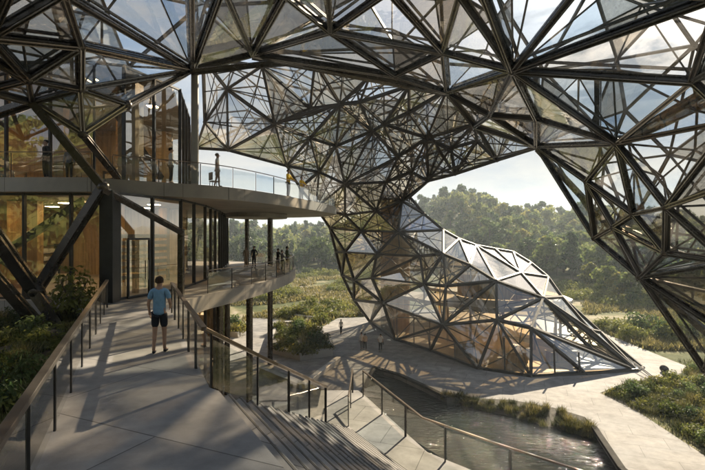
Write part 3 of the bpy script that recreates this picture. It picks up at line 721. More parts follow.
for x, y in ((-12.2, 28.0), (-12.6, 34.0), (-14.0, 40)): lamp(x, y, 7.95, 'on the lowest ceiling under the terrace')
for x, y in ((10.0, 53), (14, 50), (18, 51), (14, 57), (20, 57)): lamp(x, y, 4.03, 'under the pavilion gallery')
def table(x, y, z, rz, where):
    o = empty('indoor_table', (x, y, z), rz, 'pale indoor table ' + where, 'table', 'tables indoors'); mb = MB(); mb.box((0, 0, .74), (1.6, .8, .05)); mb.build('top', M['wood2'], o)
    for i in (-1, 1):
        for j in (-1, 1): mb = MB(); mb.tube([(i * .7, j * .32, 0), (i * .66, j * .3, .72)], .025, 6); mb.build('leg', M['dark'], o)
def shelf(x, y, z, rz, where):
    o = empty('shelf', (x, y, z), rz, 'open dark shelf with rows of folders ' + where, 'shelf', 'shelves indoors'); mb = MB()
    for k in (-1, 1): mb.box((k * 1.2, 0, 1.1), (.06, .4, 2.2))
    for k in range(5): mb.box((0, 0, .1 + k * .5), (2.34, .38, .04))
    mb.build('frame', M['dark'], o)
    for k in range(4):
        mb = MB(); xx = -1.1
        while xx < 1.0:
            w_ = RU.uniform(.05, .16); mb.box((xx + w_ / 2, 0, .125 + k * .5 + .17), (w_ * .9, .28, RU.uniform(.22, .34))); xx += w_ + (.3 if RU.random() < .12 else 0)
        mb.build('folders', M[RU.choice(('white', 'beige', 'grey', 'green'))], o)
for x, y in ((-17.6, 24.4), (-14.2, 25.0), (-12.6, 28.4), (-15.4, 29.4)): table(x, y, ZU, RU.uniform(0, 3), 'on the top floor')
for x, y in ((-18.2, 22.8), (-14.6, 24.2), (-11.9, 25.2), (-12.2, 29.2)): table(x, y, ZR, RU.uniform(0, 3), 'on the entrance floor')
for x, y, z, rz, w in ((-19.6, 30, ZR, 1.57, 'against the entrance floor wall'), (-15.6, 31.6, ZR, 0, 'at the back of the entrance floor'), (-17, 34.5, ZU, 0, 'at the back of the top floor'), (-20.8, 27, ZU, 1.57, 'against the top floor wall')): shelf(x, y, z, rz, w)
# columns
def column(x, y, z0, z1, r, mat, name='column'):
    mb = MB(); mb.tube([(x, y, z0), (x, y, z1)], r, 16); bpart(mb, name, mat)
column(-8.25, 24.6, ZU, P(192, 70, 24.6).z + .1, .19, M['conc'])
column(-8.75, 26.0, ZU, 20.2, .12, M['dark'])
column(-7.45, 42.5, ZR, ZS, .24, M['steel']); column(-10.0, 44.5, ZR, ZS, .2, M['steel'])
column(-7.45, 42.5, 0, ZR - .73, .24, M['steel'])
for (x, y) in ((-9.2, 34.5), (-8.3, 38.2), (-6.7, 30.5), (-10.6, 48), (-7.6, 26.8)): column(x, y, 0, ZR - .73, .2, M['steel'])
mb = MB(); mb.box((-11.6, 24.6, 16.9), (.95, .8, 5.4), -.1); bpart(mb, 'clad_pier', M['wood2'])
mb = MB(); mb.box((-13.6, 28.2, 16.9), (.8, .8, 5.4)); mb.box((-15.6, 25.2, 16.9), (.5, .5, 5.4)); mb.box((-14.0, 27.5, 11.2), (.9, .9, 4.6)); mb.box((-12.4, 31.0, 11.2), (.5, .5, 4.6)); mb.box((-17.4, 25.0, 11.2), (1.6, .5, 4.6)); mb.box((-12.3, 36.0, 4), (.9, .9, 8)); mb.box((-12.0, 30.0, 4), (.9, .9, 8)); bpart(mb, 'interior_pier', M['timber'])
# raking interior beams
mb = MB()
for (a, b) in (((-20, 23.2, 16), (-12, 23.4, 19.4)), ((-13, 24, 19.3), (-11.8, 29, 15.2)), ((-19, 22.6, 9.4), (-13, 22.8, 13.4)), ((-20, 22.4, 13), (-15, 22.6, 9.2))): mb.bar(a, b, .13, .18)
bpart(mb, 'raking_beam', M['dark'])
# deck railings
inset = lambda e, s: [Vector((p.x - s, p.y + s * .3, 0)) for p in e]
eu = inset(edgeU, .14)
railing('deck_railing', 'slim glass railing following the curved edge of the upper deck', 'railing', z3(eu[2:56], ZU), 1.1, 2.0, 'deck railings', .022, .028)
railing('deck_railing', 'glass railing along the straight balcony above the dark lower glazing', 'railing', z3([(-20, 20.35), (-11.3, 20.35)], ZU), 1.1, 1.6, 'deck railings', .022, .028)
et = inset(edgeT, .16)
railing('terrace_railing', 'glass railing round the curved terrace under the upper deck', 'railing', z3(et[8:46], ZR), 1.1, 2.2, 'deck railings', .022, .028)

# ------------------------------------------------------------------ VEGETATION
def rand_unit():
    while True:
        v = Vector((R.uniform(-1, 1), R.uniform(-1, 1), R.uniform(-1, 1)))
        if .05 < v.length < 1: return v.normalized()
def leafquad(mb, c, n, s, m=0, asp=.6):
    n = n.normalized(); t = n.orthogonal().normalized(); b = n.cross(t); a = R.uniform(0, 6.28)
    t, b = t * math.cos(a) + b * math.sin(a), b * math.cos(a) - t * math.sin(a)
    mb.add([c - t * s, c - b * s * asp + n * s * .15, c + t * s, c + b * s * asp + n * s * .15], [(0, 1, 2, 3)], m)
def crown_mesh(H, Rr, nb, nl, ls, shape):
    mb = MB(); z0 = H * .28
    blobs = []
    for i in range(nb):
        f = (i + .5) / nb; z = z0 + (H - z0) * f * .95
        prof = math.sin(math.pi * (.12 + .8 * f)) if shape == 0 else ((1.05 - f) ** .8 if shape == 1 else (.35 + .65 * math.sin(math.pi * (.05 + .85 * f))))
        a = R.uniform(0, 6.28); rr = Rr * prof * R.uniform(.25, .8)
        blobs.append((Vector((rr * math.cos(a), rr * math.sin(a), z)), Rr * R.uniform(.28, .5) * (.5 + .6 * prof)))
    for c, r in blobs:
        for k in range(nl):
            d = rand_unit(); d.z = d.z * .8 + .15; q = c + Vector((d.x * r, d.y * r, d.z * r * .8)) * (R.random() ** .35)
            leafquad(mb, q, d + rand_unit() * .7, ls * R.uniform(.6, 1.4))
    return mb, blobs
def tree_proto(H, Rr, nb, nl, ls, shape, leaf):
    crown, blobs = crown_mesh(H, Rr, nb, nl, ls, shape); tk = MB()
    tk.tube([(0, 0, -.6), (.05, 0, H * .2), (-.08, .06, H * .5), (0, 0, H * .82)], [H * .03, H * .022, H * .014, H * .004], 7)
    for c, r in blobs[::2]:
        s = Vector((0, 0, max(H * .2, c.z - Rr * .6))); tk.tube([s, s.lerp(c, .5) + Vector((0, 0, .2)), c], [H * .010, H * .006, H * .002], 5)
    return crown.mesh('crown', leaf), tk.mesh('trunk', M['bark']), crown
protos = []
for i, (H, Rr, nb, nl, ls, sh, lf, nm, lab) in enumerate((
    (11, 4.3, 22, 34, .62, 0, 'leafA', 'broadleaf_tree', 'round crowned olive green tree'), (12.5, 4.0, 24, 34, .6, 2, 'leafB', 'broadleaf_tree', 'dense dark green tree'),
    (9.5, 3.8, 20, 34, .58, 0, 'leafC', 'broadleaf_tree', 'low yellowish green tree'), (13.5, 3.1, 24, 30, .55, 1, 'leafB', 'conifer_tree', 'pointed dark conifer'),
    (10.2, 4.6, 24, 32, .6, 2, 'leafA', 'broadleaf_tree', 'wide spreading olive tree'))):
    cm, tm, cb = tree_proto(H, Rr, nb, nl, ls, sh, M[lf]); protos.append((cm, tm, cb, nm, lab, lf, H))
spots = []
RT = random.Random(11)
for _ in range(34000):
    y = RT.uniform(78, 330); k = RT.uniform(-.78, .80); x = k * y
    y0 = 150 - 48 * smooth(20, 60, x)
    if y < y0 + 3 + 6 * noise.noise(Vector((x * .06, 0, 4))): continue
    sp = 3.6 + .008 * y
    if RT.random() > .5: continue
    spots.append((x, y))
cell = {}; keep = []
for (x, y) in spots:
    sp = 3.9 + .005 * (y - 100); ix, iy = int(x // 8), int(y // 8); ok = True
    for a in (-1, 0, 1):
        for b in (-1, 0, 1):
            for (px, py) in cell.get((ix + a, iy + b), ()):
                if (px - x) ** 2 + (py - y) ** 2 < sp * sp: ok = False
    if ok: cell.setdefault((ix, iy), []).append((x, y)); keep.append((x, y))
# a few mid-distance trees at the edge of the meadow
extra_trees = [(G(605, 297).x, 84, .55), (G(575, 290).x, 88, .5), (G(622, 300).x, 82, .6), (G(642, 296).x, 88, .7), (G(560, 283).x, 100, .6), (G(590, 284).x, 100, .62), (G(668, 304).x, 82, .6), (G(690, 300).x, 84, .7), (G(350, 272).x, 146, .6), (G(300, 271).x, 148, .5), (G(262, 273).x, 143, .55)]
def vis_rank(s):
    x, y = s; px = CX + x / y * FPX
    inside = 235 < px < 345 or 425 < px < 705 or 0 < px < 20
    return (0 if inside else 1, y)
keep.sort(key=vis_rank)
ind = keep[:280]; rest = keep[280:]
def zone(x, y):
    px = CX + x / y * FPX
    if px < 352: return 'on the hillside beyond the decks'
    if px < 480: return 'on the wooded slope above the pavilion shoulder'
    if px < 600: return 'on the slope between pavilion and canopy leg'
    return 'on the slope behind the canopy leg'
trees_first = {}
def put_tree(x, y, sc, i, lab_extra):
    cm, tm, cb, nm, lab, lf, H = protos[i]
    o = empty(nm, (x, y, ground_z(x, y)), RT.uniform(0, 6.28), lab + ' ' + lab_extra, 'tree', 'trees of the surrounding forest')
    o.scale = (sc * RT.uniform(.9, 1.15), sc * RT.uniform(.9, 1.15), sc)
    link('trunk', tm, o); link('crown', cm, o)
for (x, y) in ind:
    i = RT.choices(range(5), (4, 3, 2.5, 1.6, 3))[0]; put_tree(x, y, RT.choice((RT.uniform(.5, .75), RT.uniform(.7, 1.05))), i, zone(x, y))
for (x, y, sc) in extra_trees: put_tree(x, y, sc * RT.uniform(.9, 1.1), RT.choice((0, 2, 4, 1)), 'standing alone at the meadow edge' if y > 120 else 'among bushes below the wooded slope')
for li in ('leafA', 'leafB', 'leafC'):
    mb = MB()
    for (x, y) in rest:
        i = RT.choices(range(5), (4, 3, 2.5, 1.6, 3))[0]
        if protos[i][5] != li: continue
        cb = protos[i][2]; sc = RT.choice((RT.uniform(.5, .75), RT.uniform(.7, 1.1))); a = RT.uniform(0, 6.28); ca, sa = math.cos(a) * sc, math.sin(a) * sc; z = ground_z(x, y)
        step = 1 if y < 180 else 2; big = 1.0 if step == 1 else 1.4
        for fi_ in range(0, len(cb.f), step):
            q = [cb.v[j] for j in cb.f[fi_]]
            c = [sum(v[k] for v in q) / 4 for k in range(3)]
            q = [[c[k] + (v[k] - c[k]) * big for k in range(3)] for v in q]
            mb.add([(x + v[0] * ca - v[1] * sa, y + v[0] * sa + v[1] * ca, z + v[2] * sc) for v in q], [(0, 1, 2, 3)])
    if mb.v: tag(mb.build('forest', M[li]), kind='stuff')

mb = MB()
for _ in range(210):
    x, y = RT.uniform(-120, 120), RT.uniform(-85, -30); cb = protos[RT.choice((0, 1, 4))][2]; sc = RT.uniform(1.1, 1.7); z = ground_z(x, y)
    for fi_ in range(0, len(cb.f)):
        q = [cb.v[j] for j in cb.f[fi_]]; c = [sum(v[k] for v in q) / 4 for k in range(3)]
        mb.add([(x + (c[0] + (v[0] - c[0]) * .8) * sc, y + (c[1] + (v[1] - c[1]) * .8) * sc, z + (c[2] + (v[2] - c[2]) * .8) * sc) for v in q], [(0, 1, 2, 3)])
tag(mb.build('forest', M['leafA']), kind='stuff')
# shrubs and grasses
def shrub_mesh(r, h, n, ls, leaf):
    mb = MB()
    for k in range(n):
        d = rand_unit(); d.z = abs(d.z); q = Vector((d.x * r, d.y * r, d.z * h)) * (R.random() ** .4) * R.uniform(.75, 1.12)
        leafquad(mb, q + Vector((0, 0, .08)), d + rand_unit() * .8, ls * R.uniform(.6, 1.3), 0, .45)
    return mb.mesh('foliage', leaf)
def stems_mesh(r, h):
    mb = MB()
    for k in range(6):
        a = k * 1.05; mb.tube([(0, 0, -.1), (r * .3 * math.cos(a), r * .3 * math.sin(a), h * .4), (r * .6 * math.cos(a), r * .6 * math.sin(a), h * .75)], [.03, .02, .008], 5)
    return mb.mesh('stem', M['bark'])
def blade(mb, x, y, z, h, lean, w, m=0):
    a = R.uniform(0, 6.28); dx, dy = math.cos(a), math.sin(a); px, py = -dy * w, dx * w
    mb.add([(x - px, y - py, z), (x + px, y + py, z), (x + dx * lean * .4 + px * .7, y + dy * lean * .4 + py * .7, z + h * .6), (x + dx * lean * .4 - px * .7, y + dy * lean * .4 - py * .7, z + h * .6), (x + dx * lean, y + dy * lean, z + h)], [(0, 1, 2, 3), (3, 2, 4)], m)
def tuft_mesh(n, h, sp, mat):
    mb = MB()
    for k in range(n):
        a = R.uniform(0, 6.28); r = sp * math.sqrt(R.random()) * .5
        blade(mb, r * math.cos(a), r * math.sin(a), -.03, h * R.uniform(.55, 1.1), sp * R.uniform(.2, 1.0), .012 + h * .008)
    return mb.mesh('blades', mat)
SH = [(shrub_mesh(.9, .95, 520, .11, M['shrub']), stems_mesh(.9, .95), 'rounded green shrub'), (shrub_mesh(1.2, .7, 560, .12, M['leafC']), stems_mesh(1.2, .7), 'low yellow green shrub'), (shrub_mesh(.8, 1.25, 520, .11, M['leafB']), stems_mesh(.8, 1.2), 'upright dark shrub')]
TF = [(tuft_mesh(110, .85, .75, M['grass']), 'tawny ornamental grass clump'), (tuft_mesh(100, .6, .7, M['grass2']), 'dark green grass clump'), (tuft_mesh(90, 1.05, .6, M['grass']), 'tall feathery grass clump')]
def put_shrub(x, y, z, sc, i, where, group):
    o = empty('shrub', (x, y, z), R.uniform(0, 6.28), SH[i][2] + ' ' + where, 'shrub', group); o.scale = (sc, sc, sc * R.uniform(.85, 1.2))
    link('stem', SH[i][1], o); link('foliage', SH[i][0], o)
def put_tuft(x, y, z, sc, i, where, group):
    o = link('grass_clump', TF[i][0]); o.location = (x, y, z); o.rotation_euler = (0, 0, R.uniform(0, 6.28)); o.scale = (sc, sc, sc * R.uniform(.85, 1.2))
    tag(o, TF[i][1] + ' ' + where, 'grass clump', group)
RV = random.Random(5)
def off_plaza(x, y, m=.4): return not inpoly((x, y), plaza) and pdist((x, y), plaza) > m
bedR = [G(600, 392), G(630, 381), G(655, 380), G(684, 376), (34, 36), (34, 18), G(705, 457)]
cnt = 0
for _ in range(900):
    y = RV.uniform(21, 42); x = RV.uniform(11, 34)
    if not off_plaza(x, y, .35) or x / y * FPX + CX > 760: continue
    if y > 39 and x < 27: continue
    w = 'in the bed beside the plaza path'; z = ground_z(x, y)
    if RV.random() < .5: put_shrub(x, y, z - .1, RV.uniform(.5, 1.0), RV.choice((0, 1, 1, 2)), w, 'shrubs in the bed beside the path')
    else: put_tuft(x, y, z, RV.uniform(.6, 1.1), RV.choice((0, 1, 1, 1)), w, 'grass clumps in the bed beside the path')
    cnt += 1
    if cnt > 230: break
for _ in range(120):   # pond bank
    t = RV.random(); i = min(4, int(t * 5)); f = t * 5 - i
    a = bank_top[i].lerp(bank_top[i + 1], f); b = bank_bot[i].lerp(bank_bot[i + 1], f); s = RV.uniform(.08, .95); q = a.lerp(b, s)
    put_tuft(q.x, q.y, q.z - .05, RV.uniform(.45, .85), RV.choice((0, 1, 1)), 'on the bank of the pond', 'grass clumps on the pond bank')
# meadow beyond the plaza
nsh = 0; more = []
for _ in range(4000):
    y = 52 + 95 * RV.random() ** 1.3; k = RV.uniform(-.28, .78); x = k * y
    px = CX + k * FPX
    if not off_plaza(x, y, 1.0) or (y > 148 - 48 * smooth(20, 60, x)): continue
    if 372 < px < 560 and y > 60: continue
    g = noise.noise(Vector((x * .07, y * .05, 7)))
    if g < -.02: continue
    i = RV.choice((0, 1, 1, 2)); sc = RV.uniform(.7, 1.7) * (1 + .004 * y)
    if nsh < 118: put_shrub(x, y, ground_z(x, y) - .15, sc, i, 'in the meadow right of the pavilion' if k > .3 else 'in the meadow beyond the terrace', 'shrubs scattered over the meadow'); nsh += 1; continue
    more.append((x, y, sc, i)); nsh += 1
    if nsh > 330: break
mb = MB()
for (x, y, sc, i) in more:
    me_ = SH[i][0]; a = R.uniform(0, 6.28); ca, sa = math.cos(a) * sc, math.sin(a) * sc; z = ground_z(x, y) - .15
    mb.add([(x + v.co.x * ca - v.co.y * sa, y + v.co.x * sa + v.co.y * ca, z + v.co.z * sc) for v in me_.vertices], [tuple(p.vertices) for p in me_.polygons])
tag(mb.build('shrubbery', M['shrub']), kind='stuff')
mb = MB()   # the meadow's grass, countless blades
for _ in range(44000):
    y = 48 + 85 * RV.random() ** 1.5; k = RV.uniform(-.32, .80); x = k * y; px = CX + k * FPX
    if 376 < px < 585 and y > 52: continue
    if not off_plaza(x, y, .5) or noise.noise(Vector((x * .09, y * .07, 2))) < -.26: continue
    z = ground_z(x, y)
    for j in range(3): blade(mb, x + R.uniform(-.5, .5), y + R.uniform(-.5, .5), z - .05, R.uniform(.3, .75), .4, .035 + .0009 * y)
tag(mb.build('grass', M['grass']), kind='stuff')
mb = MB()
for _ in range(9000):
    y = RV.uniform(20, 44); x = RV.uniform(10, 36)
    if not off_plaza(x, y, .12): continue
    z = ground_z(x, y)
    for j in range(2): blade(mb, x + R.uniform(-.2, .2), y + R.uniform(-.2, .2), z - .05, R.uniform(.15, .5), .25, .022)
tag(mb.build('grass', M['grass2']), kind='stuff')

# the garden bed beside the walkway
gbed = [(-1.6, .4), (-4.97, 7.8), (-10.2, 19.2), (-21, 19.6), (-24, 10), (-12, 0)]
mb = MB(); mb.prism(gbed, 0, 8.35); mb.build('garden_soil', M['soil'])['kind'] = 'structure'
mb = MB()
def fern_mesh(n, L, mat):
    mb = MB()
    for k in range(n):
        a = R.uniform(0, 6.28); el = R.uniform(.5, 1.2); ll = L * R.uniform(.6, 1.1); d = Vector((math.cos(a), math.sin(a), 0)); prev = Vector((0, 0, 0)); s = 9
        for j in range(1, s + 1):
            t = j / s; p = d * ll * t * math.cos(el) + Vector((0, 0, ll * (math.sin(el) * t - .65 * t * t)))
            side = d.cross(Vector((0, 0, 1))) * ll * .2 * math.sin(math.pi * min(1, t * .9 + .12))
            for sg in (-1, 1):
                mb.add([prev, prev.lerp(p, .8), p + side * sg + Vector((0, 0, -.03)), prev.lerp(p, .3) + side * sg * .75], [(0, 1, 2, 3)])
            prev = p
    return mb.mesh('fronds', mat)
FN = [fern_mesh(26, .95, M['shrub']), fern_mesh(22, .8, M['leafC'])]
def put_fern(x, y, z, sc, i, where):
    o = link('fern', FN[i]); o.location = (x, y, z); o.rotation_euler = (0, 0, R.uniform(0, 6.28)); o.scale = (sc,) * 3
    tag(o, ('arching green fern' if i == 0 else 'yellowish arching fern') + ' ' + where, 'fern', 'ferns in the garden bed')
n_ = 0
for _ in range(900):
    y = RV.uniform(3.2, 18.8); x = RV.uniform(-17, -3)
    if not inpoly((x, y), gbed) or pdist((x, y), gbed) < .45: continue
    if x / y * FPX + CX < -60: continue
    w = 'in the garden bed by the walkway'
    r_ = RV.random()
    if r_ < .5: put_fern(x, y, 8.33, RV.uniform(.5, .95), RV.choice((0, 0, 1)), w)
    elif r_ < .75: put_shrub(x, y, 8.3, RV.uniform(.4, .7), RV.choice((0, 2, 0)), w, 'shrubs in the garden bed')
    else: put_tuft(x, y, 8.33, RV.uniform(.5, .85), RV.choice((1, 1, 0)), w, 'grass clumps in the garden bed')
    n_ += 1
    if n_ > 110: break
o = empty('shrub', P(74, 312, 18.3), 0, 'tall loose leafy shrub in front of the dark entrance post', 'shrub')
link('stem', stems_mesh(.9, 1.7), o); link('foliage', shrub_mesh(1.0, 1.75, 700, .12, M['shrub']), o)

# planters on the plaza
def planter(pix, h, label, n, seed):
    pts = [G(*q) for q in pix]; c = sum(pts, Vector()) / len(pts); root = empty('planter', (c.x, c.y, 0), 0, label, 'planter', None)
    pl = [(p.x - c.x, p.y - c.y) for p in pts]; inn = [(x * .9, y * .93) for x, y in pl]; k = len(pl); mb = MB()
    for i in range(k):
        a, b, a2, b2 = pl[i], pl[(i + 1) % k], inn[i], inn[(i + 1) % k]
        v = [(*a, 0), (*b, 0), (*b, h), (*a, h), (*a2, h), (*b2, h), (*b2, h - .3), (*a2, h - .3)]
        mb.add(v, [(0, 1, 2, 3), (3, 2, 5, 4), (4, 5, 6, 7)])
    mb.build('rim', M['conc'], root); mb = MB(); mb.add([(*q, h - .15) for q in inn], [tuple(range(k))]); mb.build('soil', M['soil'], root)
    rr = random.Random(seed); m = 0; wp = [(x + c.x, y + c.y) for x, y in inn]
    xs_, ys_ = [q[0] for q in wp], [q[1] for q in wp]
    for _ in range(600):
        x, y = rr.uniform(min(xs_), max(xs_)), rr.uniform(min(ys_), max(ys_))
        if not inpoly((x, y), wp): continue
        if rr.random() < .6: put_shrub(x, y, h - .25, rr.uniform(.75, 1.35), rr.choice((0, 1, 1, 2)), 'in the ' + label.split(' with')[0], 'shrubs in the plaza planters')
        else: put_tuft(x, y, h - .2, rr.uniform(.9, 1.5), rr.choice((0, 1, 2)), 'in the ' + label.split(' with')[0], 'grass in the plaza planters')
        m += 1
        if m >= n: break
planter([(268, 352), (300, 361), (333, 356), (326, 340), (305, 328), (277, 326), (272, 338)], .7, 'pale concrete planter beside the deck column with dense shrubs', 34, 3)
planter([(294, 318), (318, 321), (333, 314), (325, 307), (303, 310)], .5, 'far planter by the meadow path with low shrubs', 16, 4)
planter([(226, 336), (238, 338), (244, 331), (232, 328)], .6, 'small planter under the terrace with clipped shrubs', 6, 8)
# pale angled seat wall by the planter
sw = empty('seat_wall', G(300, 388), 0, 'white angled concrete seat wall between planter and promenade', 'seat wall')
a, b, c = G(262, 372), G(302, 389), G(338, 361); mb = MB(); o0 = Vector(sw.location)
mb.bar(a - o0 + Vector((0, 0, .2)), b - o0 + Vector((0, 0, .2)), .25, .2); mb.bar(b - o0 + Vector((0, 0, .196)), c - o0 + Vector((0, 0, .196)), .25, .196); mb.build('wall', M['conc'], sw)
# dark boulder near the toe of the pavilion
bm = bmesh.new(); bmesh.ops.create_icosphere(bm, subdivisions=3, radius=.34)
for v in bm.verts: v.co *= 1 + .3 * noise.noise(v.co * 2.2); v.co.z = max(v.co.z * .95, -.3)
me = bpy.data.meshes.new('boulder'); bm.to_mesh(me); bm.free(); me.materials.append(M['stone']); o = link('boulder', me); o.location = G(664, 372) + Vector((0, 0, .28)); tag(o, 'dark boulder lying on the paving by the stay cables', 'boulder')

# ------------------------------------------------------------------ PEOPLE
def skin_mesh(name, verts, edges, rad, root, mats, sub=1):
    me = bpy.data.meshes.new(name); me.from_pydata(verts, edges, []); ob = bpy.data.objects.new(name, me); COL.objects.link(ob)
    ob.modifiers.new('Skin', 'SKIN'); ms = ob.modifiers.new('Sub', 'SUBSURF'); ms.levels = sub; ms.render_levels = sub
    sv = me.skin_vertices[0].data
    for i, r in enumerate(rad):
        sv[i].radius = r if isinstance(r, tuple) else (r, r); sv[i].use_root = (i == root)
    dg = bpy.context.evaluated_depsgraph_get(); m2 = bpy.data.meshes.new_from_object(ob.evaluated_get(dg)); m2.name = name
    bpy.data.objects.remove(ob); bpy.data.meshes.remove(me)
    m2.materials.clear(); m2.materials.append(mats); m2.polygons.foreach_set('use_smooth', [True] * len(m2.polygons)); return m2
def person(loc, rz, H, label, top, bottom, hair, shorts=False, long_sleeve=False, pose='stand', group=None, step=.0):
    s = H / 1.75; root = empty('person', loc, rz, label, 'person', group)
    arm = {'stand': ((.225, -.01, 1.14), (.245, .05, .92)), 'bend': ((.24, .0, 1.16), (.16, .2, 1.06)), 'pocket': ((.27, -.06, 1.16), (.2, .06, .98)), 'rail': ((.24, .14, 1.2), (.2, .36, 1.08)), 'walk': ((.235, -.03, 1.15), (.235, .07, .93))}[pose]
    arms = {-1: arm, 1: ((.25, -.05, 1.16), (.2, .17, 1.04)) if pose == 'walk' else arm}
    V = []; E = []; Rd = []
    def v(p, r, par=None):
        V.append(tuple(c * s for c in p)); Rd.append(tuple(c * s for c in r) if isinstance(r, tuple) else r * s)
        if par is not None: E.append((par, len(V) - 1))
        return len(V) - 1
    pel = v((0, 0, .96), (.12, .088)); wa = v((0, 0, 1.12), (.125, .092), pel); ch = v((0, 0, 1.32), (.145, .105), wa); nb = v((0, -.005, 1.45), (.085, .07), ch)
    nk = v((0, .005, 1.52), .052, nb); h0 = v((0, .025, 1.585), (.068, .08), nk); h1 = v((0, .015, 1.66), (.078, .094), h0); h2 = v((0, .01, 1.725), (.055, .065), h1)
    for sg in (-1, 1):
        sh = v((sg * .165, 0, 1.425), .058, nb); e = v((sg * arms[sg][0][0], arms[sg][0][1], arms[sg][0][2]), .042, sh); w = v((sg * arms[sg][1][0], arms[sg][1][1], arms[sg][1][2]), .028, e)
        dd = (Vector(arms[sg][1]) - Vector(arms[sg][0])).normalized(); v((sg * (arms[sg][1][0] + dd.x * .08), arms[sg][1][1] + dd.y * .08, arms[sg][1][2] + dd.z * .08), (.022, .04), w)
        st = step * sg
        hp = v((sg * .085, 0, .90), .092, pel); k = v((sg * .095, .02 + st * .5, .50), .058, hp); an = v((sg * .10, -.03 + st, .09), .038, k); v((sg * .115, .12 + st, .045), (.045, .035), an)
    bm_ = skin_mesh('body', V, E, Rd, 0, M['skin'], 1)
    body = link('body', bm_, root)
    mb = MB()   # fingers, nose, ears joined into the body
    for sg in (-1, 1):
        W_ = Vector((sg * arms[sg][1][0], arms[sg][1][1], arms[sg][1][2])); dd = (Vector((sg * arms[sg][1][0], arms[sg][1][1], arms[sg][1][2])) - Vector((sg * arms[sg][0][0], arms[sg][0][1], arms[sg][0][2]))).normalized()
        pal = W_ + dd * .085; fw = Vector((0, 1, 0)) - dd * dd.y; fw.normalize(); inn = Vector((-sg, 0, 0))
        for j, ln in enumerate((.07, .08, .074, .058)):
            b0 = pal + fw * (.03 - .02 * j); mb.tube([b0 * s, (b0 + dd * ln * .55 + inn * .006) * s, (b0 + dd * ln + inn * .022) * s], [.009 * s, .008 * s, .006 * s], 5)
        b0 = W_ + dd * .03 + fw * .03; mb.tube([b0 * s, (b0 + dd * .035 + fw * .03) * s, (b0 + dd * .07 + fw * .035 + inn * .01) * s], [.011 * s, .01 * s, .007 * s], 5)
        mb.tube([Vector((sg * .078, .0, 1.665)) * s, Vector((sg * .09, -.008, 1.645)) * s, Vector((sg * .08, 0, 1.615)) * s], [.012 * s, .016 * s, .009 * s], 5)
    mb.tube([Vector((0, .105, 1.67)) * s, Vector((0, .128, 1.63)) * s, Vector((0, .108, 1.618)) * s], [.009 * s, .015 * s, .012 * s], 5)
    mb.tube([Vector((-.025, .107, 1.595)) * s, Vector((.025, .107, 1.595)) * s], .006 * s, 5)
    tmp = mb.mesh('tmp', M['skin'], True); b2 = bmesh.new(); b2.from_mesh(bm_); b2.from_mesh(tmp); b2.to_mesh(bm_); b2.free(); bpy.data.meshes.remove(tmp)
    for p in bm_.polygons: p.use_smooth = True
    mb = MB()
    for sg in (-1, 1): mb.tube([Vector((sg * .032, .098, 1.655)) * s, Vector((sg * .032, .106, 1.655)) * s], .009 * s, 6)
    mb.build('eye', M['eye'], root)
    # shirt
    V, E, Rd = [], [], []
    hem = .90
    a0 = v((0, 0, hem - .05), (.168, .135)); a = v((0, 0, hem + .04), (.165, .128), a0); b = v((0, 0, 1.12), (.148, .112), a); c = v((0, 0, 1.32), (.166, .122), b); d = v((0, -.004, 1.45), (.098, .080), c)
    for sg in (-1, 1):
        e = v((sg * .168, 0, 1.425), .074, d); A, B = Vector((sg * .165, 0, 1.425)), Vector((sg * arms[sg][0][0], arms[sg][0][1], arms[sg][0][2])); q = A.lerp(B, .72)
        e2 = v(tuple(q), .064, e)
        if long_sleeve: e3 = v(tuple(B), .056, e2); v((sg * arms[sg][1][0], arms[sg][1][1], arms[sg][1][2]), .042, e3)
    link('shirt' if not long_sleeve else 'jacket', skin_mesh('shirt', V, E, Rd, 0, top, 1), root)
    V, E, Rd = [], [], []
    a = v((0, 0, .99), (.145, .110))
    for sg in (-1, 1):
        st = step * sg; hp = v((sg * .088, 0, .885), .108, a); hk = Vector((sg * .088, 0, .885)); kn = Vector((sg * .095, .02 + st * .5, .50)); q = hk.lerp(kn, .8)
        m1 = v(tuple(hk.lerp(kn, .45)), .094, hp)
        if shorts: v(tuple(q), .090, m1)
        else: k = v(tuple(kn), .072, m1); v((sg * .10, -.03 + st, .12), .055, k)
    link('shorts' if shorts else 'trousers', skin_mesh('trousers', V, E, Rd, 0, bottom, 1), root)
    for sg in (-1, 1):
        st = step * sg; V, E, Rd = [], [], []
        a = v((sg * .10, -.055 + st, .05), (.044, .045)); b = v((sg * .105, .03 + st, .045), (.048, .042), a); v((sg * .117, .15 + st, .034), (.044, .030), b)
        link('shoe', skin_mesh('shoe', V, E, Rd, 0, M['shoe'], 1), root)
    bm = bmesh.new(); bmesh.ops.create_icosphere(bm, subdivisions=3, radius=1)
    for vv in bm.verts:
        n = vv.co.copy(); k = .97 + .10 * noise.noise(n * 4) + .05 * noise.noise(n * 13); vv.co = Vector((n.x * .094 * k, n.y * .108 * k - .012, n.z * .098 * k + 1.683))
    bmesh.ops.delete(bm, geom=[f for f in bm.faces if (f.calc_center_median().y > .045 and f.calc_center_median().z < 1.715) or f.calc_center_median().z < 1.612 + .04 * (f.calc_center_median().y > 0)], context='FACES')
    for vv in bm.verts: vv.co *= s
    me = bpy.data.meshes.new('hair'); bm.to_mesh(me); bm.free(); me.materials.append(hair); me.polygons.foreach_set('use_smooth', [True] * len(me.polygons)); link('hair', me, root)
    return root
rad = math.radians
person((-4.58, 11.15, ZR), rad(8), 1.80, 'man in pale blue t-shirt and navy shorts walking away on the walkway', M['blue'], M['navy'], M['hair'], True, False, 'walk', step=.08)
def edge_at(px, e, inward=.45):
    best = min(e, key=lambda p: abs(CX + p.x / p.y * FPX - px) + (1000 if p.y > 44 else 0)); d = best.y + inward * 1.2
    return ((px - CX) / FPX * d - .25, d)
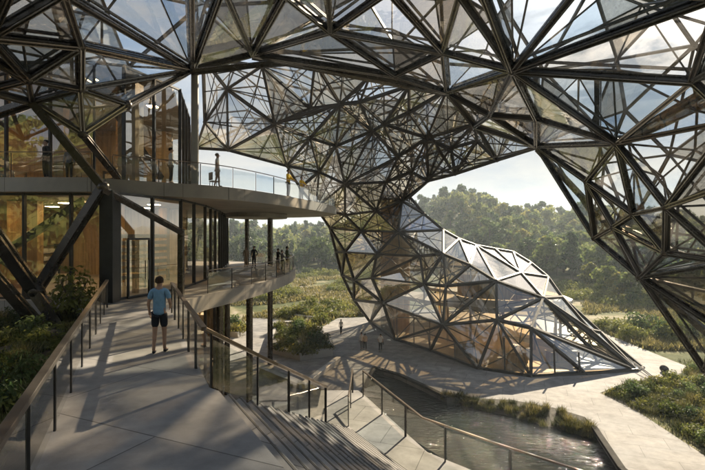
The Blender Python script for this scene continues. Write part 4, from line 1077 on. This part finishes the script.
def deck(px, inw=.5): x, y = edge_at(px, edgeU, inw); return (x, y, ZU)
person(deck(176), rad(-60), 1.78, 'person in white shirt and dark trousers at the upper deck railing by the column', M['white'], M['black'], M['hair2'], False, True, 'bend')
person(deck(222), rad(-75), 1.80, 'person in pale shirt and beige shorts alone at the upper deck railing', M['white'], M['beige'], M['hair3'], True, False, 'stand', step=.12)
person(deck(292), rad(-110), 1.85, 'taller of two people in yellow jackets on the tip of the upper deck', M['yellow'], M['grey'], M['hair2'], False, True, 'rail')
person(deck(305), rad(-130), 1.66, 'shorter of two people in yellow jackets on the tip of the upper deck', M['yellow'], M['black'], M['hair'], False, True, 'rail')
person((-13.4, 27.0, ZU), rad(-90), 1.6, 'person in white top standing deep inside the upper floor beside the pier', M['white'], M['grey'], M['hair2'])
person((-13.9, 21.3, ZU), rad(150), 1.8, 'person in black jacket behind the balcony rail near the building corner', M['black'], M['black'], M['hair2'], False, True, 'pocket')
person((-12.9, 21.4, ZU), rad(200), 1.5, 'shorter dark figure in grey jacket behind the balcony rail', M['grey'], M['black'], M['hair2'], False, True)
TD = lambda px, d: ((px - CX) / FPX * d, d, ZR - .004)
person(TD(246, 41.5), rad(190), 1.72, 'person in beige clothes standing at the inner side of the terrace', M['beige'], M['beige'], M['hair3'], False, True)
person(TD(254, 40), rad(170), 1.85, 'person in dark navy clothes at the middle of the terrace', M['navy'], M['black'], M['hair2'], False, True, 'pocket')
person(TD(278, 38), rad(-40), 1.7, 'person in black jacket beside the terrace column', M['black'], M['grey'], M['hair2'], False, True, 'rail')
person(TD(282, 36.5), rad(-70), 1.62, 'shorter person in grey jacket leaning at the terrace rail', M['grey'], M['black'], M['hair'], False, True, 'rail')
person(TD(287, 38.5), rad(-60), 1.85, 'tall person in green jacket at the outermost end of the terrace', M['green'], M['black'], M['hair2'], False, True, 'bend')
pl = lambda px, py: tuple(G(px, py))
person(pl(341, 334), rad(20), 1.72, 'person in white shirt walking alone across the plaza', M['white'], M['black'], M['hair2'], False, False, 'stand', step=.16)
person(pl(361.5, 349.5), rad(15), 1.74, 'person in pale top walking on the inner side of a plaza pair', M['white'], M['grey'], M['hair'], False, True, 'stand', step=.14)
person(pl(365, 350), rad(12), 1.66, 'person in beige top walking close beside another on the plaza', M['beige'], M['black'], M['hair2'], False, False, 'stand', step=-.14)
person(pl(380.5, 351.5), rad(-10), 1.78, 'person in white shirt and black trousers nearest the pavilion glass', M['white'], M['black'], M['hair2'], False, False, 'pocket', step=.12)
# bag on the last one's shoulder side
b = empty('shoulder_bag', Vector(pl(383.2, 351.5)) + Vector((0, 0, .75)), 0, 'small dark bag carried by the person nearest the pavilion', 'bag')
mb = MB(); mb.bar((0, -.14, .1), (0, .14, .1), .05, .13); mb.build('pouch', M['black'], b); mb = MB(); mb.tube([(0, -.13, .22), (-.05, 0, .62), (0, .13, .22)], .012, 6); mb.build('strap', M['black'], b)
# cafe chairs on the upper deck
def chair(x, y, z, rz, label):
    o = empty('deck_chair', (x, y, z), rz, label, 'chair', 'chairs on the upper deck')
    mb = MB(); mb.box((0, 0, .45), (.46, .46, .05)); mb.build('seat', M['soffit'], o); mb = MB(); mb.box((0, -.22, .72), (.46, .05, .42)); mb.build('backrest', M['soffit'], o)
    for i in (-1, 1):
        for j in (-1, 1):
            mb = MB(); mb.tube([(i * .19, j * .19, .43), (i * .22, j * .22, 0)], .018, 6); mb.build('leg', M['dark'], o)
chair(-8.6, 25.4, ZU, .6, 'pale chair on the upper deck close to the steel column'); chair(-7.6, 25.9, ZU, -.9, 'pale chair on the upper deck farther from the steel column')

# ------------------------------------------------------------------ HAZE
USE_HAZE = True
if USE_HAZE:
    t = NT('air_haze'); pv = t.n('ShaderNodeVolumePrincipled', i_Density=.00055, i_Anisotropy=.25); pv.inputs['Color'].default_value = (.78, .90, 1.0, 1)
    t.l(pv.outputs[0], t.out.inputs['Volume'])
    mb = MB(); mb.box((0, 370, 34.0), (3260, 1600, 76)); tag(mb.build('haze', t.m), kind='stuff')

# ------------------------------------------------------------------ LIGHT, SKY, CAMERA
AZ, EL = math.radians(31), math.radians(26)
sun = bpy.data.lights.new('sun', 'SUN'); sun.energy = 5.0; sun.angle = math.radians(.55); sun.color = (1.0, .85, .63)
so = bpy.data.objects.new('sun', sun); COL.objects.link(so)
sd = Vector((math.sin(AZ) * math.cos(EL), math.cos(AZ) * math.cos(EL), math.sin(EL))); so.rotation_euler = (-sd).to_track_quat('-Z', 'Y').to_euler(); so.location = sd * 100
w = bpy.data.worlds.new('World'); SC.world = w; w.use_nodes = True; nt = w.node_tree; nt.nodes.clear()
N = nt.nodes.new; out = N('ShaderNodeOutputWorld'); bg = N('ShaderNodeBackground'); bg.inputs['Strength'].default_value = .052
sk = N('ShaderNodeTexSky'); sk.sky_type = 'NISHITA'; sk.sun_disc = False; sk.sun_elevation = EL; sk.sun_rotation = AZ; sk.air_density = 1.0; sk.dust_density = 1.2; sk.ozone_density = 1.0
tc = N('ShaderNodeTexCoord'); mp = N('ShaderNodeMapping'); mp.inputs['Scale'].default_value = (1.2, 1.2, 5.0)
nz = N('ShaderNodeTexNoise'); nz.inputs['Scale'].default_value = 2.2; nz.inputs['Detail'].default_value = 7; nz.inputs['Roughness'].default_value = .58; nz.inputs['Distortion'].default_value = .4
rp = N('ShaderNodeValToRGB'); rp.color_ramp.elements[0].position = .38; rp.color_ramp.elements[1].position = .60
rp.color_ramp.elements[1].color = (1, 1, 1, 1)
mx = N('ShaderNodeMix'); mx.data_type = 'RGBA'; mx.inputs[7].default_value = (5.5, 6.0, 6.8, 1)
L = nt.links.new
L(tc.outputs['Generated'], mp.inputs['Vector']); L(mp.outputs[0], nz.inputs['Vector']); L(nz.outputs['Fac'], rp.inputs['Fac'])
sx = N('ShaderNodeSeparateXYZ'); L(tc.outputs['Generated'], sx.inputs[0])
bk_ = N('ShaderNodeMapRange'); bk_.inputs[1].default_value = .22; bk_.inputs[2].default_value = .55; bk_.inputs[3].default_value = 1.0; bk_.inputs[4].default_value = 0; L(sx.outputs['Z'], bk_.inputs[0])
mxm = N('ShaderNodeMath'); mxm.operation = 'MAXIMUM'; L(rp.outputs['Color'], mxm.inputs[0]); L(bk_.outputs[0], mxm.inputs[1]); L(mxm.outputs[0], mx.inputs[0])
n2_ = N('ShaderNodeTexNoise'); n2_.inputs['Scale'].default_value = 3.1; n2_.inputs['Detail'].default_value = 8; n2_.inputs['Roughness'].default_value = .6; n2_.inputs['Distortion'].default_value = .5; L(mp.outputs[0], n2_.inputs['Vector'])
cr_ = N('ShaderNodeValToRGB'); cr_.color_ramp.elements[0].position = .36; cr_.color_ramp.elements[0].color = (.46, .56, .70, 1); cr_.color_ramp.elements[1].position = .62; cr_.color_ramp.elements[1].color = (.80, .80, .79, 1); L(n2_.outputs['Fac'], cr_.inputs['Fac'])
sc_ = N('ShaderNodeVectorMath'); sc_.operation = 'SCALE'; sc_.inputs['Scale'].default_value = 5.4; L(cr_.outputs['Color'], sc_.inputs[0]); L(sc_.outputs[0], mx.inputs[7])
L(sk.outputs[0], mx.inputs[6]); L(mx.outputs[2], bg.inputs['Color']); L(bg.outputs[0], out.inputs['Surface'])

cd = bpy.data.cameras.new('camera'); cam = bpy.data.objects.new('camera', cd); COL.objects.link(cam)
cd.lens = 24.0; cd.sensor_width = 36; cd.clip_end = 8000; cd.clip_start = .1
cam.location = CAM; cam.rotation_euler = (math.radians(90), 0, 0); SC.camera = cam
vs = SC.view_settings; vs.view_transform = 'Standard'; vs.look = 'None'; vs.gamma = 1; vs.exposure = 1.62; vs.use_curve_mapping = False
cy = SC.cycles; cy.max_bounces = 8; cy.diffuse_bounces = 3; cy.glossy_bounces = 3; cy.transmission_bounces = 4; cy.transparent_max_bounces = 32; cy.volume_bounces = 0
cy.caustics_reflective = False; cy.caustics_refractive = False; cy.sample_clamp_indirect = 6; cy.use_adaptive_sampling = True; cy.adaptive_threshold = .02
cy.use_denoising = True
